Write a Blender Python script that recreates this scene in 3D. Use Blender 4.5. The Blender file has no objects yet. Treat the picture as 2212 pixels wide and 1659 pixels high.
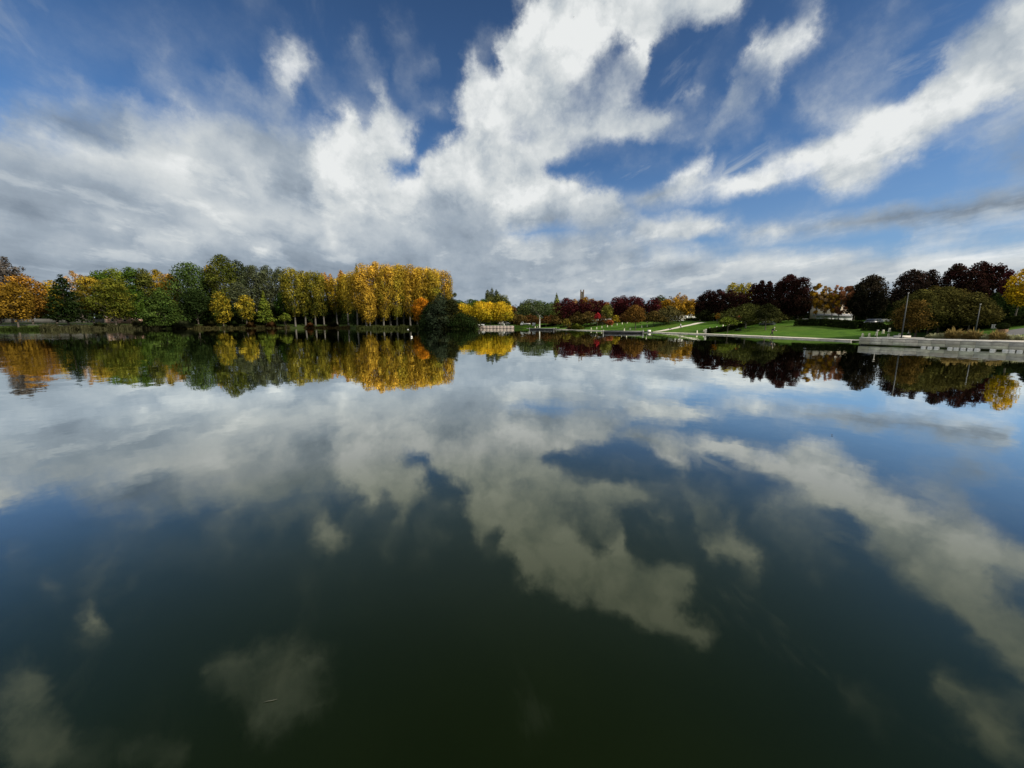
import bpy, math, random
import numpy as np
from mathutils import Vector, Matrix

rng = np.random.default_rng(7)
random.seed(7)
scn = bpy.context.scene
COL = scn.collection
R = math.radians

# ------------------------------------------------------------------ camera
EYE = 3.0
PITCH = R(9.05)
FPX = 832.0            # focal length in survey units
cam_d = bpy.data.cameras.new("camera")
cam_d.sensor_width = 36.0
cam_d.lens = 36.0 * FPX / 2212.0
cam_d.clip_start = 0.1
cam_d.clip_end = 20000.0
cam = bpy.data.objects.new("camera", cam_d)
COL.objects.link(cam)
cam.location = (0, 0, EYE)
cam.rotation_euler = (math.pi / 2 - PITCH, 0, 0)
scn.camera = cam


def ray(px, py):
    a = (px - 1106.0) / FPX
    b = (829.5 - py) / FPX
    return Vector((a, math.cos(PITCH) + b * math.sin(PITCH), -math.sin(PITCH) + b * math.cos(PITCH)))


def spot(px, py, dist):
    """Survey: bearing and height read from the photograph, at a known range."""
    d = ray(px, py)
    t = dist / math.hypot(d.x, d.y)
    return Vector((d.x * t, d.y * t, EYE + d.z * t))


ZOOMS = {  # survey sheets: origin x, origin y, scale
    'A': (0, 526.6, .17361), 'B': (329.1, 526.6, .17361), 'C': (658.3, 526.6, .17361),
    'D': (976.4, 581.5, .17361), 'E': (1305.5, 565.0, .17361),
    'F': (1634.7, 548.5, .15376), 'G': (1871.6, 548.5, .15376), 'P': (0, 0, 1.0)}


def zx(z, x): return ZOOMS[z][0] + x * ZOOMS[z][2]
def zy(z, y): return ZOOMS[z][1] + y * ZOOMS[z][2]
def zs(z): return ZOOMS[z][2]

# ------------------------------------------------------------------ object helpers


def tag(o, label=None, cat=None, group=None, kind=None):
    if label: o['label'] = label
    if cat: o['category'] = cat
    if group: o['group'] = group
    if kind: o['kind'] = kind
    return o


def empty(name, loc, rz=0.0):
    o = bpy.data.objects.new(name, None)
    o.empty_display_size = .3
    COL.objects.link(o)
    o.location = loc
    o.rotation_euler = (0, 0, rz)
    return o


def np_mesh(name, verts, faces_flat, sizes, mat, parent=None, colors=None, smooth=False):
    me = bpy.data.meshes.new(name)
    n = len(verts)
    me.vertices.add(n)
    me.vertices.foreach_set('co', np.asarray(verts, dtype=np.float32).ravel())
    ff = np.asarray(faces_flat, dtype=np.int32).ravel()
    me.loops.add(len(ff))
    me.loops.foreach_set('vertex_index', ff)
    sz = np.asarray(sizes, dtype=np.int32)
    me.polygons.add(len(sz))
    st = np.concatenate([[0], np.cumsum(sz)[:-1]]).astype(np.int32)
    me.polygons.foreach_set('loop_start', st)
    if smooth:
        me.polygons.foreach_set('use_smooth', np.ones(len(sz), dtype=bool))
    if colors is not None:
        a = me.color_attributes.new('tint', 'FLOAT_COLOR', 'POINT')
        c = np.ones((n, 4), dtype=np.float32)
        c[:, :3] = colors
        a.data.foreach_set('color', c.ravel())
    me.update(calc_edges=True)
    me.validate()
    if mat: me.materials.append(mat)
    o = bpy.data.objects.new(name, me)
    COL.objects.link(o)
    if parent is not None: o.parent = parent
    return o


class MB:
    """Collects boxes, tubes and prisms into one mesh."""

    def __init__(s):
        s.v = []; s.f = []; s.c = []

    def add(s, vs, fs, col=(1, 1, 1)):
        b = len(s.v)
        s.v += [tuple(v) for v in vs]
        s.f += [tuple(i + b for i in f) for f in fs]
        s.c += [col] * len(vs)
        return s

    def box(s, cx, cy, cz, sx, sy, sz, rz=0, bev=0.0, col=(1, 1, 1), taper=1.0):
        hx, hy, hz = sx / 2, sy / 2, sz / 2
        b = min(bev, hx * .9, hy * .9, hz * .9)
        c, n = math.cos(rz), math.sin(rz)
        def P(x, y, z):
            return (cx + x * c - y * n, cy + x * n + y * c, cz + z)
        if b <= 0:
            vs = [P(x * hx * (taper if z > 0 else 1), y * hy * (taper if z > 0 else 1), z * hz) for z in (-1, 1) for (x, y) in ((-1, -1), (1, -1), (1, 1), (-1, 1))]
            fs = [(3, 2, 1, 0), (4, 5, 6, 7), (0, 1, 5, 4), (1, 2, 6, 5), (2, 3, 7, 6), (3, 0, 4, 7)]
            return s.add(vs, fs, col)
        rings = []
        for z, k, ins in ((-hz, 1, b), (-hz + b, 1, 0), (hz - b, taper, 0), (hz, taper, b)):
            x1, y1 = hx * k - ins, hy * k - ins
            rings.append([(-x1 + b * (ins == 0), -y1), (x1 - b * (ins == 0), -y1), (x1, -y1 + b * (ins == 0)), (x1, y1 - b * (ins == 0)),
                          (x1 - b * (ins == 0), y1), (-x1 + b * (ins == 0), y1), (-x1, y1 - b * (ins == 0)), (-x1, -y1 + b * (ins == 0))])
            rings[-1] = [P(x, y, z) for x, y in rings[-1]]
        vs = [v for r in rings for v in r]
        fs = [tuple(range(7, -1, -1)), tuple(24 + i for i in range(8))]
        for k in range(3):
            for i in range(8):
                j = (i + 1) % 8
                fs.append((k * 8 + i, k * 8 + j, k * 8 + 8 + j, k * 8 + 8 + i))
        return s.add(vs, fs, col)

    def tube(s, pts, rad, n=8, col=(1, 1, 1), cap=True):
        pts = [Vector(p) for p in pts]
        if not hasattr(rad, '__len__'): rad = [rad] * len(pts)
        vs = []
        for i, p in enumerate(pts):
            d = (pts[min(i + 1, len(pts) - 1)] - pts[max(i - 1, 0)]).normalized()
            u = d.cross(Vector((.31, .95, .02)))
            if u.length < 1e-3: u = d.cross(Vector((1, 0, 0)))
            u.normalize(); w = d.cross(u)
            for k in range(n):
                a = 2 * math.pi * k / n
                vs.append(p + (u * math.cos(a) + w * math.sin(a)) * rad[i])
        fs = []
        for i in range(len(pts) - 1):
            for k in range(n):
                j = (k + 1) % n
                fs.append((i * n + k, i * n + j, i * n + n + j, i * n + n + k))
        if cap:
            fs.append(tuple(range(n - 1, -1, -1)))
            fs.append(tuple((len(pts) - 1) * n + k for k in range(n)))
        return s.add(vs, fs, col)

    def prism(s, poly, z0, z1, col=(1, 1, 1)):
        n = len(poly)
        A = sum(poly[i][0] * poly[(i + 1) % n][1] - poly[(i + 1) % n][0] * poly[i][1] for i in range(n))
        if A < 0: poly = poly[::-1]
        vs = [(x, y, z0) for x, y in poly] + [(x, y, z1) for x, y in poly]
        fs = [tuple(range(n - 1, -1, -1)), tuple(range(n, 2 * n))]
        fs += [(i, (i + 1) % n, n + (i + 1) % n, n + i) for i in range(n)]
        return s.add(vs, fs, col)

    def side(s, prof, w, axis='x', col=(1, 1, 1)):
        """extrude a profile of (along, z) points across width w"""
        n = len(prof)
        vs = [(a, -w / 2, z) for a, z in prof] + [(a, w / 2, z) for a, z in prof]
        fs = [tuple(range(n)), tuple(range(2 * n - 1, n - 1, -1))]
        fs += [(i, n + i, n + (i + 1) % n, (i + 1) % n) for i in range(n)]
        return s.add(vs, fs, col)

    def ball(s, c, rx, ry, rz, nu=10, nv=6, col=(1, 1, 1)):
        vs = [(c[0], c[1], c[2] - rz)]
        for j in range(1, nv):
            t = math.pi * j / nv - math.pi / 2
            for i in range(nu):
                a = 2 * math.pi * i / nu
                vs.append((c[0] + rx * math.cos(t) * math.cos(a), c[1] + ry * math.cos(t) * math.sin(a), c[2] + rz * math.sin(t)))
        vs.append((c[0], c[1], c[2] + rz))
        fs = [(0, 1 + (i + 1) % nu, 1 + i) for i in range(nu)]
        for j in range(nv - 2):
            for i in range(nu):
                k = (i + 1) % nu
                fs.append((1 + j * nu + i, 1 + j * nu + k, 1 + j * nu + nu + k, 1 + j * nu + nu + i))
        L = len(vs) - 1
        fs += [(L, L - nu + i, L - nu + (i + 1) % nu) for i in range(nu)]
        return s.add(vs, fs, col)

    def build(s, name, mat, parent=None, smooth=False):
        flat = [i for f in s.f for i in f]
        return np_mesh(name, s.v, flat, [len(f) for f in s.f], mat, parent, colors=np.array(s.c), smooth=smooth)


# ------------------------------------------------------------------ materials


def new_mat(name):
    m = bpy.data.materials.new(name)
    m.use_nodes = True
    nt = m.node_tree
    nt.nodes.clear()
    out = nt.nodes.new('ShaderNodeOutputMaterial')
    return m, nt, out


def link(nt, a, b): nt.links.new(a, b)


def node(nt, typ, **kw):
    n = nt.nodes.new(typ)
    for k, v in kw.items():
        setattr(n, k, v)
    return n


def noise(nt, vec, scale, detail=4, rough=.55, dim='3D'):
    n = node(nt, 'ShaderNodeTexNoise')
    n.noise_dimensions = dim
    n.inputs['Scale'].default_value = scale
    n.inputs['Detail'].default_value = detail
    n.inputs['Roughness'].default_value = rough
    if vec is not None: link(nt, vec, n.inputs['Vector'])
    return n


def ramp(nt, fac, stops):
    r = node(nt, 'ShaderNodeValToRGB')
    e = r.color_ramp.elements
    while len(e) < len(stops): e.new(.5)
    for el, (p, c) in zip(e, stops):
        el.position = p
        el.color = (*c, 1) if len(c) == 3 else c
    link(nt, fac, r.inputs['Fac'])
    return r


def mixc(nt, a, b, f, mode='MIX'):
    m = node(nt, 'ShaderNodeMix', data_type='RGBA', blend_type=mode)
    for s, v in ((m.inputs[6], a), (m.inputs[7], b), (m.inputs[0], f)):
        if hasattr(v, 'links') or hasattr(v, 'is_linked'): link(nt, v, s)
        elif isinstance(v, (int, float)): s.default_value = v
        else: s.default_value = (*v, 1)
    return m.outputs[2]


def math_(nt, op, a, b=None, c=None, clamp=False):
    m = node(nt, 'ShaderNodeMath', operation=op)
    m.use_clamp = clamp
    for i, v in enumerate((a, b, c)):
        if v is None: continue
        if isinstance(v, (int, float)): m.inputs[i].default_value = v
        else: link(nt, v, m.inputs[i])
    return m.outputs[0]


def surface(name, base, var=.25, scale=3.0, rough=.8, bump=.3, metal=0.0, stain=None, tinted=False):
    """a general weathered surface: two noise sizes break up the base colour; optional vertex tint"""
    m, nt, out = new_mat(name)
    geo = node(nt, 'ShaderNodeNewGeometry')
    n1 = noise(nt, geo.outputs['Position'], scale, 6, .65)
    n2 = noise(nt, geo.outputs['Position'], scale * .17, 3)
    dark = tuple(c * (1 - var) for c in base)
    lite = tuple(min(1, c * (1 + var)) for c in base)
    c = ramp(nt, n1.outputs['Fac'], [(.3, dark), (.7, lite)]).outputs['Color']
    st = stain or tuple(x * .6 for x in base)
    f = ramp(nt, n2.outputs['Fac'], [(.48, (0, 0, 0)), (.68, (.55, .55, .55))]).outputs['Color']
    c = mixc(nt, c, st, f)
    if tinted:
        at = node(nt, 'ShaderNodeAttribute'); at.attribute_name = 'tint'
        c = mixc(nt, c, at.outputs['Color'], 1.0, 'MULTIPLY')
    p = node(nt, 'ShaderNodeBsdfPrincipled')
    link(nt, c, p.inputs['Base Color'])
    p.inputs['Roughness'].default_value = rough
    p.inputs['Metallic'].default_value = metal
    if bump:
        b = node(nt, 'ShaderNodeBump')
        b.inputs['Strength'].default_value = bump
        b.inputs['Distance'].default_value = .02
        link(nt, n1.outputs['Fac'], b.inputs['Height'])
        link(nt, b.outputs['Normal'], p.inputs['Normal'])
    link(nt, p.outputs[0], out.inputs[0])
    return m


M = {}
M['concrete'] = surface('pale_concrete', (.58, .54, .46), .34, 1.6, .85, .4, stain=(.34, .31, .24), tinted=True)
M['coping'] = surface('coping_concrete', (.56, .53, .47), .18, 2.5, .8, .3)
M['path'] = surface('path_concrete', (.66, .61, .50), .14, 1.2, .85, .2)
M['kerb'] = surface('kerb_stone', (.66, .62, .50), .15, 2.0, .85, .3)
M['asphalt'] = surface('grey_asphalt', (.14, .135, .13), .2, 3, .9, .3)
M['pink_stone'] = surface('pink_stone', (.46, .38, .33), .25, 1.2, .85, .4, stain=(.30, .25, .22))
M['marker'] = surface('pale_marker', (.74, .70, .52), .12, 6, .7, .1)
M['white'] = surface('white_paint', (.80, .79, .75), .07, 2, .5, .05)
M['greywhite'] = surface('grey_white_paint', (.50, .52, .53), .12, 2, .5, .05)
M['darkgrey'] = surface('dark_grey_paint', (.045, .048, .05), .3, 3, .6, .1)
M['deckgrey'] = surface('weathered_grey_deck', (.13, .13, .125), .3, 4, .75, .3)
M['fascia'] = surface('grey_fascia_board', (.075, .075, .08), .3, 4, .7, .3)
M['black'] = surface('black_rubber', (.012, .012, .013), .3, 6, .7, .1)
M['lightmetal'] = surface('light_metal', (.26, .26, .25), .12, 5, .5, .05)
M['polemetal'] = surface('grey_pole_metal', (.040, .046, .048), .15, 5, .6, .05)
M['bench'] = surface('pale_bench_slats', (.50, .49, .45), .2, 8, .7, .2)
M['glass'] = surface('dark_window_glass', (.02, .025, .03), .2, .5, .12, 0)
M['beige'] = surface('beige_render', (.60, .50, .38), .1, 1.0, .85, .1)
M['roofgrey'] = surface('grey_roof', (.22, .225, .24), .2, 3, .7, .3)
M['tile'] = surface('brown_tiles', (.20, .09, .06), .3, 4, .8, .4)
M['pinkwall'] = surface('pink_brick', (.48, .30, .25), .2, 3, .85, .3)
M['greywall'] = surface('grey_boundary_wall', (.075, .075, .07), .25, .8, .9, .3)
M['brick'] = surface('dark_brown_brick', (.10, .066, .05), .25, 3, .85, .3)
M['lattice'] = surface('cream_lattice', (.72, .66, .50), .1, 3, .7, .1)
M['orange'] = surface('orange_paint', (.65, .20, .05), .1, 3, .5, .05)
M['carblue'] = surface('dark_car_paint', (.03, .035, .045), .15, 2, .3, 0)
M['wood'] = surface('brown_planter_wood', (.22, .12, .06), .3, 8, .8, .3)
M['gull'] = surface('white_feathers', (.82, .82, .80), .06, 12, .8, .1)
M['gullgrey'] = surface('grey_feathers', (.40, .42, .44), .15, 12, .8, .1)
M['darkbird'] = surface('dark_feathers', (.06, .06, .065), .2, 12, .8, .1)
M['beak'] = surface('orange_beak', (.6, .3, .05), .1, 12, .6, 0)
M['skin'] = surface('skin', (.45, .28, .20), .08, 8, .6, 0)
M['blackcloth'] = surface('black_cloth', (.012, .013, .016), .3, 10, .9, .2)
M['whitecloth'] = surface('white_cloth', (.80, .79, .76), .08, 10, .9, .2)
M['hair'] = surface('grey_hair', (.60, .57, .52), .2, 20, .8, .2)
M['darkhair'] = surface('dark_hair', (.03, .022, .018), .2, 20, .8, .2)
M['leaf_litter'] = surface('dry_leaf', (.035, .022, .012), .3, 60, .7, .2)
M['twig'] = surface('pale_twig', (.06, .062, .045), .2, 60, .8, .2)
M['bark'] = surface('grey_brown_bark', (.085, .07, .055), .35, 2.5, .9, .6)
M['palebark'] = surface('pale_grey_bark', (.105, .098, .082), .3, 2.0, .9, .5)
M['birch'] = surface('white_birch_bark', (.70, .68, .62), .18, 2.0, .8, .3, stain=(.25, .24, .22))
M['stone_slab'] = surface('pale_limestone', (.74, .72, .66), .12, 3, .8, .3)


def foliage_mat(name, trans=.25):
    m, nt, out = new_mat(name)
    at = node(nt, 'ShaderNodeAttribute'); at.attribute_name = 'tint'
    d = node(nt, 'ShaderNodeBsdfDiffuse')
    link(nt, at.outputs['Color'], d.inputs['Color'])
    t = node(nt, 'ShaderNodeBsdfTranslucent')
    link(nt, at.outputs['Color'], t.inputs['Color'])
    mx = node(nt, 'ShaderNodeMixShader')
    mx.inputs[0].default_value = trans
    link(nt, d.outputs[0], mx.inputs[1]); link(nt, t.outputs[0], mx.inputs[2])
    link(nt, mx.outputs[0], out.inputs[0])
    return m


M['leaf'] = foliage_mat('leaf_foliage')
M['grassblade'] = foliage_mat('dry_grass_foliage', .3)

# ------------------------------------------------------------------ the lake and the land
LAKE = [(-260, 90), (-215, 135), (-203, 154.5), (-191, 164.5), (-186, 184), (-163, 190.5), (-138, 212), (-117, 219.5), (-92, 223),
        (-86, 212), (-80, 194), (-74.9, 190.2), (-46, 187.4), (-25.5, 177), (-20, 181), (-16.7, 197.5), (0.4, 197.5), (1.2, 203), (7, 203), (11, 199),
        (19.8, 166.6), (31.6, 134.1), (40.6, 117.4), (48.2, 97.1), (52.1, 74.8), (54.2, 65), (52.8, 58.5), (47.3, 52.8), (53.3, 40.1),
        (61, 24), (70, -2), (45, -4), (22, -1.3), (-22, -1.3), (-60, -6), (-200, 30)]


def seg_dist(px, py, poly, closed=True):
    best = np.full(px.shape, 1e9); cx = np.zeros_like(px); cy = np.zeros_like(px)
    n = len(poly)
    for i in range(n if closed else n - 1):
        (x0, y0), (x1, y1) = poly[i], poly[(i + 1) % n]
        dx, dy = x1 - x0, y1 - y0
        t = np.clip(((px - x0) * dx + (py - y0) * dy) / (dx * dx + dy * dy), 0, 1)
        qx, qy = x0 + t * dx, y0 + t * dy
        d = np.hypot(px - qx, py - qy)
        k = d < best
        best = np.where(k, d, best); cx = np.where(k, qx, cx); cy = np.where(k, qy, cy)
    return best, cx, cy


def inside(px, py, poly):
    r = np.zeros(px.shape, dtype=bool)
    n = len(poly)
    for i in range(n):
        (x0, y0), (x1, y1) = poly[i], poly[(i + 1) % n]
        c = ((y0 > py) != (y1 > py))
        with np.errstate(divide='ignore', invalid='ignore'):
            xi = (x1 - x0) * (py - y0) / (y1 - y0 + 1e-12) + x0
        r ^= c & (px < xi)
    return r


def sstep(a, b, x):
    t = np.clip((x - a) / (b - a), 0, 1)
    return t * t * (3 - 2 * t)


WALLPTS = [(47.3, 52.8), (53.3, 40.1), (61, 24), (70, -2)]


def height(x, y):
    x = np.asarray(x, dtype=float); y = np.asarray(y, dtype=float)
    sd, _, _ = seg_dist(x, y, LAKE)
    ins = inside(x, y, LAKE)
    rightness = sstep(2, 22, x) * (1 - .75 * sstep(185, 215, y))
    und = .18 * np.sin(x * .11 + 1.3) * np.sin(y * .09) + .1 * np.sin(x * .31 + y * .23)
    hr = .15 + 3.4 * sstep(3.0, 46, sd) + und * sstep(6, 20, sd)
    wd, _, _ = seg_dist(x, y, WALLPTS, closed=False)
    steep = sstep(56, 66, x) * sstep(72, 52, y)
    hr = hr * (1 - steep) + (.15 + 3.5 * sstep(6, 30, sd)) * steep
    hw = .93 + 2.6 * sstep(4, 40, wd)
    wq = sstep(12, 3, wd) * (x > 40)
    hr = hr * (1 - wq) + np.maximum(hr, np.minimum(hw, hr + .8)) * wq
    leftness = sstep(-60, -150, x)
    hl = .35 + (1.0 + .8 * leftness) * sstep(0, 9, sd) + .7 * sstep(8, 60, sd) + und * .6 * sstep(4, 20, sd)
    dock = ((x > -24) & (x < 12) & (y > 190)).astype(float) * sstep(0, 2, sd)
    hl = hl * (1 - dock) + (1.42 + .3 * sstep(5, 40, sd)) * dock
    z = hl * (1 - rightness) + hr * rightness
    z = np.where(y < 0, np.where(x > 40, z, .9), z)
    return np.where(ins, -np.minimum(1.4, .35 + sd * .35), z)


def hz(x, y): return float(height(np.array([x]), np.array([y]))[0])


def ground_hit(px, py, d0=40, d1=330):
    """where the line of sight to a survey mark meets the land"""
    r = ray(px, py)
    k = 1 / math.hypot(r.x, r.y)
    ds = np.arange(d0, d1, .5)
    X, Y, Z = r.x * k * ds, r.y * k * ds, EYE + r.z * k * ds
    H = height(X, Y)
    ok = np.where((H >= Z) & (H > 0))[0]
    if len(ok) == 0: return None
    i = ok[0]
    return Vector((X[i], Y[i], H[i]))


def axis(lo, hi, step, far):
    a = list(np.arange(lo, hi + .01, step))
    e = [60, 150, 320, 700, 1500, 3500, 9000]
    return np.array([lo - k for k in reversed(e)] + a + [hi + k for k in e])


gx = axis(-330, 190, 2.0, 9000); gy = axis(-30, 400, 2.0, 9000)
GX, GY = np.meshgrid(gx, gy)
fx, fy = GX.ravel().copy(), GY.ravel().copy()
sd, cx, cy = seg_dist(fx, fy, LAKE)
snap = sd < 1.05
fx[snap], fy[snap] = cx[snap], cy[snap]
fz = height(fx, fy)
fz[snap] = -.03
nx, ny = len(gx), len(gy)
idx = np.arange(nx * ny).reshape(ny, nx)
quads = np.stack([idx[:-1, :-1], idx[:-1, 1:], idx[1:, 1:], idx[1:, :-1]], -1).reshape(-1, 4)

mg, nt, out = new_mat('park_grass')
geo = node(nt, 'ShaderNodeNewGeometry')
pos = geo.outputs['Position']
n1 = noise(nt, pos, .5, 6, .7); n2 = noise(nt, pos, .045, 4, .6); n3 = noise(nt, pos, 5.0, 3, .7)
c = ramp(nt, n1.outputs['Fac'], [(.28, (.024, .062, .004)), (.5, (.052, .120, .008)), (.75, (.096, .178, .014))]).outputs['Color']
dry = ramp(nt, n2.outputs['Fac'], [(.5, (0, 0, 0)), (.72, (.6, .6, .6))]).outputs['Color']
c = mixc(nt, c, (.085, .110, .020), dry)
lit = ramp(nt, n3.outputs['Fac'], [(.60, (0, 0, 0)), (.72, (.55, .55, .55))]).outputs['Color']
c = mixc(nt, c, (.11, .13, .025), lit)
sep = node(nt, 'ShaderNodeSeparateXYZ'); link(nt, pos, sep.inputs[0])
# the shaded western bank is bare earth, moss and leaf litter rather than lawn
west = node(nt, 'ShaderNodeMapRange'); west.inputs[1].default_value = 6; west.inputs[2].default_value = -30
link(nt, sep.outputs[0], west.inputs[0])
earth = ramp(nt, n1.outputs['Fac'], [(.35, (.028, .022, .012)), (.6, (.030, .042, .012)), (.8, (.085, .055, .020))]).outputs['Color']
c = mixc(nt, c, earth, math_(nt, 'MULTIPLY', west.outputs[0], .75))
low = node(nt, 'ShaderNodeMapRange'); low.inputs[1].default_value = .25; low.inputs[2].default_value = -.05
link(nt, sep.outputs[2], low.inputs[0])
c = mixc(nt, c, (.030, .026, .016), low.outputs[0])
p = node(nt, 'ShaderNodeBsdfPrincipled'); p.inputs['Roughness'].default_value = .95
p.inputs['Specular IOR Level'].default_value = .1
link(nt, c, p.inputs['Base Color'])
b = node(nt, 'ShaderNodeBump'); b.inputs['Strength'].default_value = .8; b.inputs['Distance'].default_value = .25
link(nt, n1.outputs['Fac'], b.inputs['Height']); link(nt, b.outputs['Normal'], p.inputs['Normal'])
link(nt, p.outputs[0], out.inputs[0])
tag(np_mesh('ground', np.stack([fx, fy, fz], -1), quads, np.full(len(quads), 4), mg, smooth=True), kind='structure')

# ---- water
mw, nt, out = new_mat('lake_water')
geo = node(nt, 'ShaderNodeNewGeometry'); pos = geo.outputs['Position']
patch = noise(nt, pos, .022, 3, .6)
amp = ramp(nt, patch.outputs['Fac'], [(.38, (.35, .35, .35)), (.55, (1.0, 1.0, 1.0)), (.68, (2.9, 2.9, 2.9))]).outputs['Color']
acc = None
for sc, a, dt in ((.22, .006, 2), (.9, .0085, 2), (3.2, .0065, 2), (9.0, .0022, 1)):
    n = noise(nt, pos, sc, dt, .55)
    v = node(nt, 'ShaderNodeVectorMath', operation='SUBTRACT'); link(nt, n.outputs['Color'], v.inputs[0]); v.inputs[1].default_value = (.5, .5, .5)
    w = node(nt, 'ShaderNodeVectorMath', operation='MULTIPLY'); link(nt, v.outputs[0], w.inputs[0]); w.inputs[1].default_value = (a * 2, a * 2, 0)
    if acc is None: acc = w.outputs[0]
    else:
        s = node(nt, 'ShaderNodeVectorMath', operation='ADD'); link(nt, acc, s.inputs[0]); link(nt, w.outputs[0], s.inputs[1]); acc = s.outputs[0]
s = node(nt, 'ShaderNodeVectorMath', operation='MULTIPLY'); link(nt, acc, s.inputs[0]); link(nt, amp, s.inputs[1])
s2 = node(nt, 'ShaderNodeVectorMath', operation='ADD'); link(nt, s.outputs[0], s2.inputs[0]); s2.inputs[1].default_value = (0, 0, 1)
nm = node(nt, 'ShaderNodeVectorMath', operation='NORMALIZE'); link(nt, s2.outputs[0], nm.inputs[0])
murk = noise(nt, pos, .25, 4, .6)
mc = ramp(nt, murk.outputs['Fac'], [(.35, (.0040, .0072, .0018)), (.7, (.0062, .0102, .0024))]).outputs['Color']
# lighter band painted into the water colour, standing in for brighter reflection offshore
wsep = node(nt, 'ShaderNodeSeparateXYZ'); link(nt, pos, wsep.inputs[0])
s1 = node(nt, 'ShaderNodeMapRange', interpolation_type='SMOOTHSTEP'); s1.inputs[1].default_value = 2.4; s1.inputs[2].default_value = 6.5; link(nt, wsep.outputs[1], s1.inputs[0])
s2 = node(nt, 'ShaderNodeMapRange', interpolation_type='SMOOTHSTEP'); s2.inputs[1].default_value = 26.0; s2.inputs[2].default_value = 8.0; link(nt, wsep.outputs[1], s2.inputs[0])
mirror_lift = math_(nt, 'MULTIPLY', math_(nt, 'MULTIPLY', s1.outputs[0], s2.outputs[0]), math_(nt, 'MULTIPLY_ADD', murk.outputs['Fac'], .8, .5))
mc = mixc(nt, mc, (.020, .026, .015), mirror_lift)
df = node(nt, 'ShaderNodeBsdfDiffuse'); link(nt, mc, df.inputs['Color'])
gl = node(nt, 'ShaderNodeBsdfGlossy'); gl.inputs['Roughness'].default_value = .018; gl.inputs['Color'].default_value = (.97, 1.0, .94, 1)
link(nt, nm.outputs[0], gl.inputs['Normal'])
fr = node(nt, 'ShaderNodeFresnel'); fr.inputs['IOR'].default_value = 1.33; link(nt, nm.outputs[0], fr.inputs['Normal'])
fac = math_(nt, 'MULTIPLY', math_(nt, 'SUBTRACT', fr.outputs[0], .006), 2.6, clamp=True)
link(nt, mixc(nt, (.95, 1.0, .66), (.98, 1.0, .97), math_(nt, 'MULTIPLY', fac, 2.6, clamp=True)), gl.inputs['Color'])      # steep reflections tinted less blue through the gloss colour
wm = node(nt, 'ShaderNodeMixShader'); link(nt, fac, wm.inputs[0]); link(nt, df.outputs[0], wm.inputs[1]); link(nt, gl.outputs[0], wm.inputs[2])
link(nt, wm.outputs[0], out.inputs[0])
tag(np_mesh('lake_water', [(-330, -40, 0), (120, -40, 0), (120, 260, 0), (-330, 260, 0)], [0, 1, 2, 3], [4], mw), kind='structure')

# ------------------------------------------------------------------ daylight and the clouded sky
SUN_AZ, SUN_EL = R(115), R(33)          # clockwise from +Y
sd_ = bpy.data.lights.new('sun', 'SUN'); sd_.energy = SUN_E = 5.0; sd_.angle = R(.55); sd_.color = (1.0, .90, .76)
so = bpy.data.objects.new('sun', sd_); COL.objects.link(so); so.location = (80, -20, 120)
sv = Vector((math.sin(SUN_AZ) * math.cos(SUN_EL), math.cos(SUN_AZ) * math.cos(SUN_EL), math.sin(SUN_EL)))
so.rotation_euler = (-sv).to_track_quat('-Z', 'Y').to_euler()

world = bpy.data.worlds.new('World'); world.use_nodes = True
nt = world.node_tree; nt.nodes.clear()
wout = node(nt, 'ShaderNodeOutputWorld'); bg = node(nt, 'ShaderNodeBackground'); link(nt, bg.outputs[0], wout.inputs[0])
sky = node(nt, 'ShaderNodeTexSky', sky_type='NISHITA'); sky.sun_disc = False
sky.sun_elevation = SUN_EL; sky.sun_rotation = SUN_AZ
sky.air_density = 1.0; sky.dust_density = .6; sky.ozone_density = 2.2
tc = node(nt, 'ShaderNodeTexCoord'); dirv = tc.outputs['Generated']
sp = node(nt, 'ShaderNodeSeparateXYZ'); link(nt, dirv, sp.inputs[0])
X_, Y_, Z_ = sp.outputs
el = math_(nt, 'MULTIPLY', math_(nt, 'ARCSINE', Z_), 180 / math.pi)
az = math_(nt, 'MULTIPLY', math_(nt, 'ARCTAN2', X_, Y_), 180 / math.pi)
# the cloud deck: direction projected on a flat layer overhead
zz = math_(nt, 'ADD', math_(nt, 'MAXIMUM', Z_, 0.0), .16)
cb = node(nt, 'ShaderNodeCombineXYZ')
link(nt, math_(nt, 'DIVIDE', X_, zz), cb.inputs[0]); link(nt, math_(nt, 'DIVIDE', Y_, zz), cb.inputs[1])
deck = cb.outputs[0]
# drawn out along the wind, which blows from the far left to the upper right
mp = node(nt, 'ShaderNodeMapping'); mp.inputs['Rotation'].default_value = (0, 0, R(28)); mp.inputs['Scale'].default_value = (1.0, .62, 1)
link(nt, deck, mp.inputs['Vector'])
big = noise(nt, mp.outputs[0], 1.6, 6, .60)
fine = noise(nt, mp.outputs[0], 3.6, 8, .58)
puff = noise(nt, dirv, 11.0, 8, .62)
wisp = noise(nt, dirv, 26.0, 6, .65)
wa = noise(nt, dirv, 7.0, 9, .66)
ws = node(nt, 'ShaderNodeSeparateXYZ'); link(nt, wa.outputs['Color'], ws.inputs[0])
az2 = math_(nt, 'MULTIPLY_ADD', math_(nt, 'SUBTRACT', ws.outputs[0], .5), 9.5, az)
el2 = math_(nt, 'MULTIPLY_ADD', math_(nt, 'SUBTRACT', ws.outputs[1], .5), math_(nt, 'MULTIPLY_ADD', el, .17, 1.5), el)

# ---- cloud masses: strokes over the sky by bearing and height, gathered into a coarse table of cover / brightness / crispness
NR = 30
NC = 94
SS = 4


def look(a, e):
    x = np.cos(e) * np.sin(a); y = np.cos(e) * np.cos(a); z = np.sin(e)
    f = np.maximum(y * math.cos(PITCH) - z * math.sin(PITCH), .05)
    u = y * math.sin(PITCH) + z * math.cos(PITCH)
    return 1106 + FPX * x / f, 829.5 - FPX * u / f


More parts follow.
